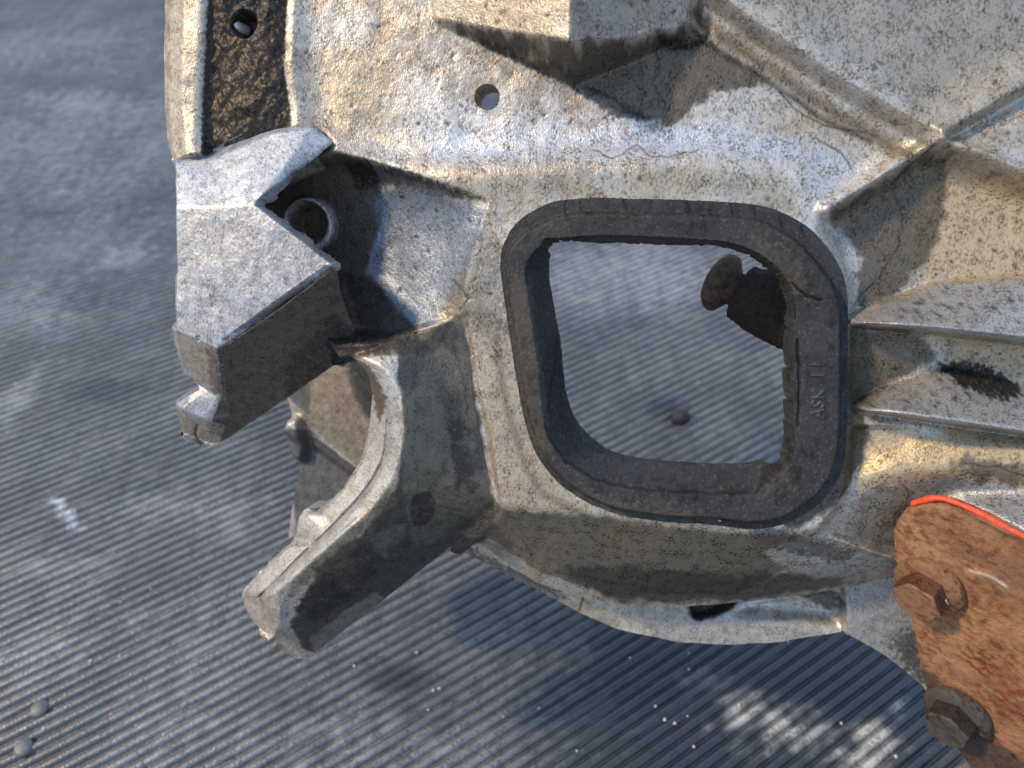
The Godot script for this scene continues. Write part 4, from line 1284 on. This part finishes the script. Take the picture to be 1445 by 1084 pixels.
func make_seal() -> void:
	var root := thing("rubber_seal", spot(950, 740, 2) )
	tag(root, "cracked dark grey rubber seal framing the square opening of the casting", "seal")
	var at := root.position
	var sh := Sheet.new()
	sh.setup(self, wall_o, wall_u, wall_v, wall_n, 0.33, [[695, 270, 0], [1210, 270, 0], [695, 760, 0], [1210, 760, 0], [695, 270, 8], [1210, 760, -20]], 0.0, Color(0.033, 0.0335, 0.034))
	var n1 := sh.noise(401, 0.015, 4)
	var n2 := sh.noise(402, 0.05, 4)
	var n3 := sh.noise(403, 0.16, 3)
	var n4 := sh.noise(404, 0.30, 2)
	var ko := sh.mask(seal_outer(), 0, 1, true)
	sh.h.fill(0.4)
	# outer wall up to the front face
	var front := [[712, 378], [722, 345], [748, 322], [792, 304], [840, 299], [900, 300], [1000, 303], [1070, 310], [1118, 334], [1152, 366], [1178, 404], [1188, 440], [1189, 520], [1188, 600], [1181, 655], [1155, 700], [1110, 731], [1060, 740], [1000, 734], [930, 730], [860, 717], [806, 688], [771, 652], [751, 608], [736, 540], [722, 450]]
	sh.add(sh.mask(front, 5, 1, true), 4.6)
	# the opening: walls run back from the front inner edge
	var rin: Array = []; var rho: Array = []
	for k in 22:
		rin.append(Vector3(seal_inner()[k][0], seal_inner()[k][1], 5.0))
		rho.append(Vector3(seal_hole()[k][0], seal_hole()[k][1], -14.0))
	var a: Array = []; var b: Array = []; var c2: Array = []
	for k in 23:
		var p: Vector3 = rin[k % 22]; var q: Vector3 = rho[k % 22]
		a.append([p.x, p.y, 4.6]); b.append([q.x, q.y, -14.0])
		var mid := (p.x + q.x) * 0.5
		c2.append([q.x + (q.x - 940) * -0.03, q.y + (q.y - 500) * -0.03, -15.5])
	sh.loft([a, b, c2], true)
	sh.soften(sh.all(), 1, 1)
	sh.shape(ko)
	var hole: Array = []
	for q in rho:
		hole.append([q.x, q.y, -14.0])
	sh.cut(sh.mask(hole, -14, 1, true))
	sh.fray(n2, 0.2)
	sh.rough(n1, 0.5); sh.rough(n2, 0.25); sh.rough(n3, 0.1); sh.rough(n4, 0.04)
	sh.mottle(n1, Color(1, 0.95, 0.9), 0.35); sh.mottle(n2, Color(1, 1, 1), 0.3); sh.mottle(n4, Color(1, 1, 1), 0.3)
	sh.on_surface = true
	# dried mud and dust
	for k in [[[718, 420], [745, 400], [765, 540], [775, 650], [745, 610]], [[800, 690], [900, 712], [1010, 730], [1000, 740], [860, 722]], [[1060, 330], [1120, 360], [1140, 420], [1090, 400]], [[1070, 700], [1105, 640], [1110, 690]], [[770, 310], [800, 310], [790, 330]]]:
		sh.paint(sh.mask(k, 5, 6, true), Color(0.10, 0.08, 0.055), 0.4, n3, 1.5, 0.25)
	sh.paint(sh.mask([[742, 382], [780, 346], [779, 352], [774, 385], [791, 491], [814, 597], [850, 640], [800, 652], [765, 560]], -4, 3), Color(0.022, 0.021, 0.022), 0.85, n3, 0.6, 0.35)  # inner left wall: its shade painted into the rubber colour
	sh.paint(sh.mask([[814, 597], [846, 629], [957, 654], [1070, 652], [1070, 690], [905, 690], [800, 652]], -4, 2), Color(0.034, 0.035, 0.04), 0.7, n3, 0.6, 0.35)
	sh.speckle(n4, 0.75, 0.8, Color(0.2, 0.17, 0.12), 0.35)
	# cracks
	for k in [[[1101, 632], [1092, 650], [1082, 662], [1078, 680], [1068, 695]], [[800, 652], [840, 676], [868, 684], [905, 690], [960, 694], [1030, 697], [1066, 695]], [[800, 282], [798, 295], [800, 312]], [[1032, 288], [1034, 303]], [[1064, 292], [1066, 306]], [[970, 284], [976, 298]], [[880, 282], [885, 296]], [[1100, 306], [1104, 320]], [[1130, 318], [1136, 336]], [[818, 284], [822, 297]], [[1125, 480], [1128, 540], [1126, 600]], [[790, 470], [776, 560], [772, 610], [800, 655]], [[1118, 400], [1140, 418], [1160, 424]]]:
		sh.stroke(k, 2, 0.9, -0.75 if k[0][1] > 330 else -0.2, Color(0.008, 0.008, 0.009), 0.85, true, 0.6)
	for k in [[[746, 392], [753, 450], [763, 520], [772, 600]], [[830, 336], [900, 338], [1003, 344], [1063, 366], [1102, 424]]]:
		sh.stroke(k, 4, 1.0, 0.3, Color(0.09, 0.085, 0.078), 0.5, true, 0.5)
	# raised letters, reading upwards: ASK 11
	var w := 0.9
	var ink := Color(0.078, 0.076, 0.07)
	for k in [[[1162, 590], [1146, 583]], [[1146, 583], [1162, 578]], [[1156, 587], [1156, 580.5]],
			[[1160, 575], [1162, 571], [1158, 567], [1154, 572], [1149, 574], [1146, 570], [1148, 566]],
			[[1146, 561], [1162, 561]], [[1146, 551], [1154, 560]], [[1154, 560], [1162, 552]],
			[[1146, 530], [1162, 530]], [[1146, 515], [1162, 515]]]:
		sh.stroke(k, 5, w, 0.5, ink, 0.7, false)
	for k in [[[1146, 532], [1160, 532]], [[1146, 517], [1160, 517]]]:
		sh.stroke(k, 5, 0.8, -0.2, Color(0.02, 0.02, 0.02), 0.8, false)
	sh.label([[742, 382], [780, 345], [822, 336], [1003, 343], [1050, 358], [1104, 425], [1098, 540], [1095, 655], [1070, 690], [1020, 697], [905, 690], [850, 680], [800, 652], [772, 605], [762, 520], [752, 450]], 1, 4.5)
	sh.skirt = 0.003
	var got := sh.build(at)
	for l in got:
		part("seal_face" if l == 0 else "opening_wall", got[l], M.rubber, root)


# ------------------------------------------------------------------ mushroom-headed pin behind the opening
func make_pin() -> void:
	var at := spot(1105, 455, -30)
	var root := thing("release_pin", at)
	tag(root, "dark rusty mushroom-headed pin with a shaggy shaft behind the square opening", "pin")
	var keep := base
	base = at
	var head_at := spot(1012, 396, -44)
	var tail := spot(1150, 462, -34)
	var axis := (head_at - tail).normalized()
	var ln := (head_at - tail).length()
	# head
	var hp := part("head", lathe([[0.0, 0.0036], [0.004, 0.0033], [0.0075, 0.0022], [0.0099, 0.0003], [0.0106, -0.0018], [0.0101, -0.0038], [0.0080, -0.0052], [0.0060, -0.0066], [0.0055, -0.014]], 56, true, Color(0.115, 0.082, 0.058), 0.02), M.rust, root)
	aim(hp, head_at, axis)
	# shaggy shaft
	var prof: Array = []
	for k in 40:
		var t := k / 39.0
		prof.append([0.0098 + 0.0016 * smoothstep(0.0, 0.3, t), -0.0095 - t * (ln - 0.006)])
	prof.push_front([0.0088, -0.0088])
	prof.push_front([0.003, -0.0086])
	var sp := part("shaft", lathe(prof, 72, true, Color(0.06, 0.05, 0.04), 0.05, 900.0), M.grime, root)
	aim(sp, head_at, axis)
	base = keep


# ------------------------------------------------------------------ loose bits on the mat
func make_bits() -> void:
	var rng := RandomNumberGenerator.new()
	rng.seed = 77
	# dark stone seen through the opening
	var s := blob(Vector3(0.0062, 0.0052, 0.005), 3, Color(0.012, 0.014, 0.02), 0.35)
	var o := part(numbered("pebble"), s, M.stone, self)
	o.position = on_mat(960, 592) + Vector3(0, 0.002, 0)
	tag(o, "dark blue-grey pebble on the mat, seen through the square opening", "pebble")
	# round dark blobs near the corner
	var k := 0
	for p in [[55, 1000, "dark round dome of dried tar with a pale speck on top"], [33, 1055, "plain dark round blot of tar, lowest on the mat"]]:
		var d := blob(Vector3(0.0042, 0.0012, 0.0042), 5 + k, Color(0.085, 0.092, 0.1), 0.08)
		var q := part(numbered("tar_spot"), d, M.tar, self)
		q.position = on_mat(p[0], p[1])
		tag(q, p[2], "tar spot")
		k += 1
	# grit
	var grains := [[213, 832], [192, 1024], [231, 1037], [24, 939], [128, 933], [169, 926], [36, 1028], [62, 1028], [184, 952], [92, 981], [620, 972], [611, 975], [604, 1002], [588, 921], [938, 1016], [952, 1021], [925, 997], [972, 922], [972, 945], [970, 1011], [979, 1054], [889, 929], [814, 1060], [282, 815], [258, 846], [710, 1012], [1043, 996], [1187, 1021], [1264, 1068], [1112, 906], [500, 940], [170, 850], [985, 540], [760, 1000]]
	var proto := blob(Vector3(0.00055, 0.00045, 0.0005), 8, Color(0.5, 0.48, 0.44), 0.3)
	for g in grains:
		var q := part(numbered("grit_grain"), proto, M.stone, self)
		q.position = on_mat(g[0], g[1]) + Vector3(0, 0.0002, 0)
		q.rotation.y = rng.randf() * TAU
		q.scale = Vector3.ONE * rng.randf_range(0.7, 1.5)
		tag(q, "tiny pale grain of grit lying on the ribbed mat", "grit", "grains of grit scattered on the mat")


func blob(r: Vector3, seed_: int, col: Color, lump: float) -> ArrayMesh:
	var nz := FastNoiseLite.new(); nz.seed = seed_; nz.frequency = 0.7
	var st := SurfaceTool.new()
	st.begin(Mesh.PRIMITIVE_TRIANGLES)
	st.set_smooth_group(0)
	var rows := 10; var segs := 16
	var pts: Array = []
	for j in rows + 1:
		var row: Array[Vector3] = []
		var a := PI * j / rows
		for k in segs:
			var b := TAU * k / segs
			var d := Vector3(sin(a) * cos(b), cos(a), sin(a) * sin(b))
			row.append(d * r * (1.0 + lump * nz.get_noise_3dv(d * 1.6)))
		pts.append(row)
	for j in rows:
		for k in segs:
			var k2 := (k + 1) % segs
			for q in [[j, k], [j + 1, k], [j, k2], [j, k2], [j + 1, k], [j + 1, k2]]:
				st.set_color(col)
				st.add_vertex(pts[q[0]][q[1]])
	st.generate_normals()
	return st.commit()
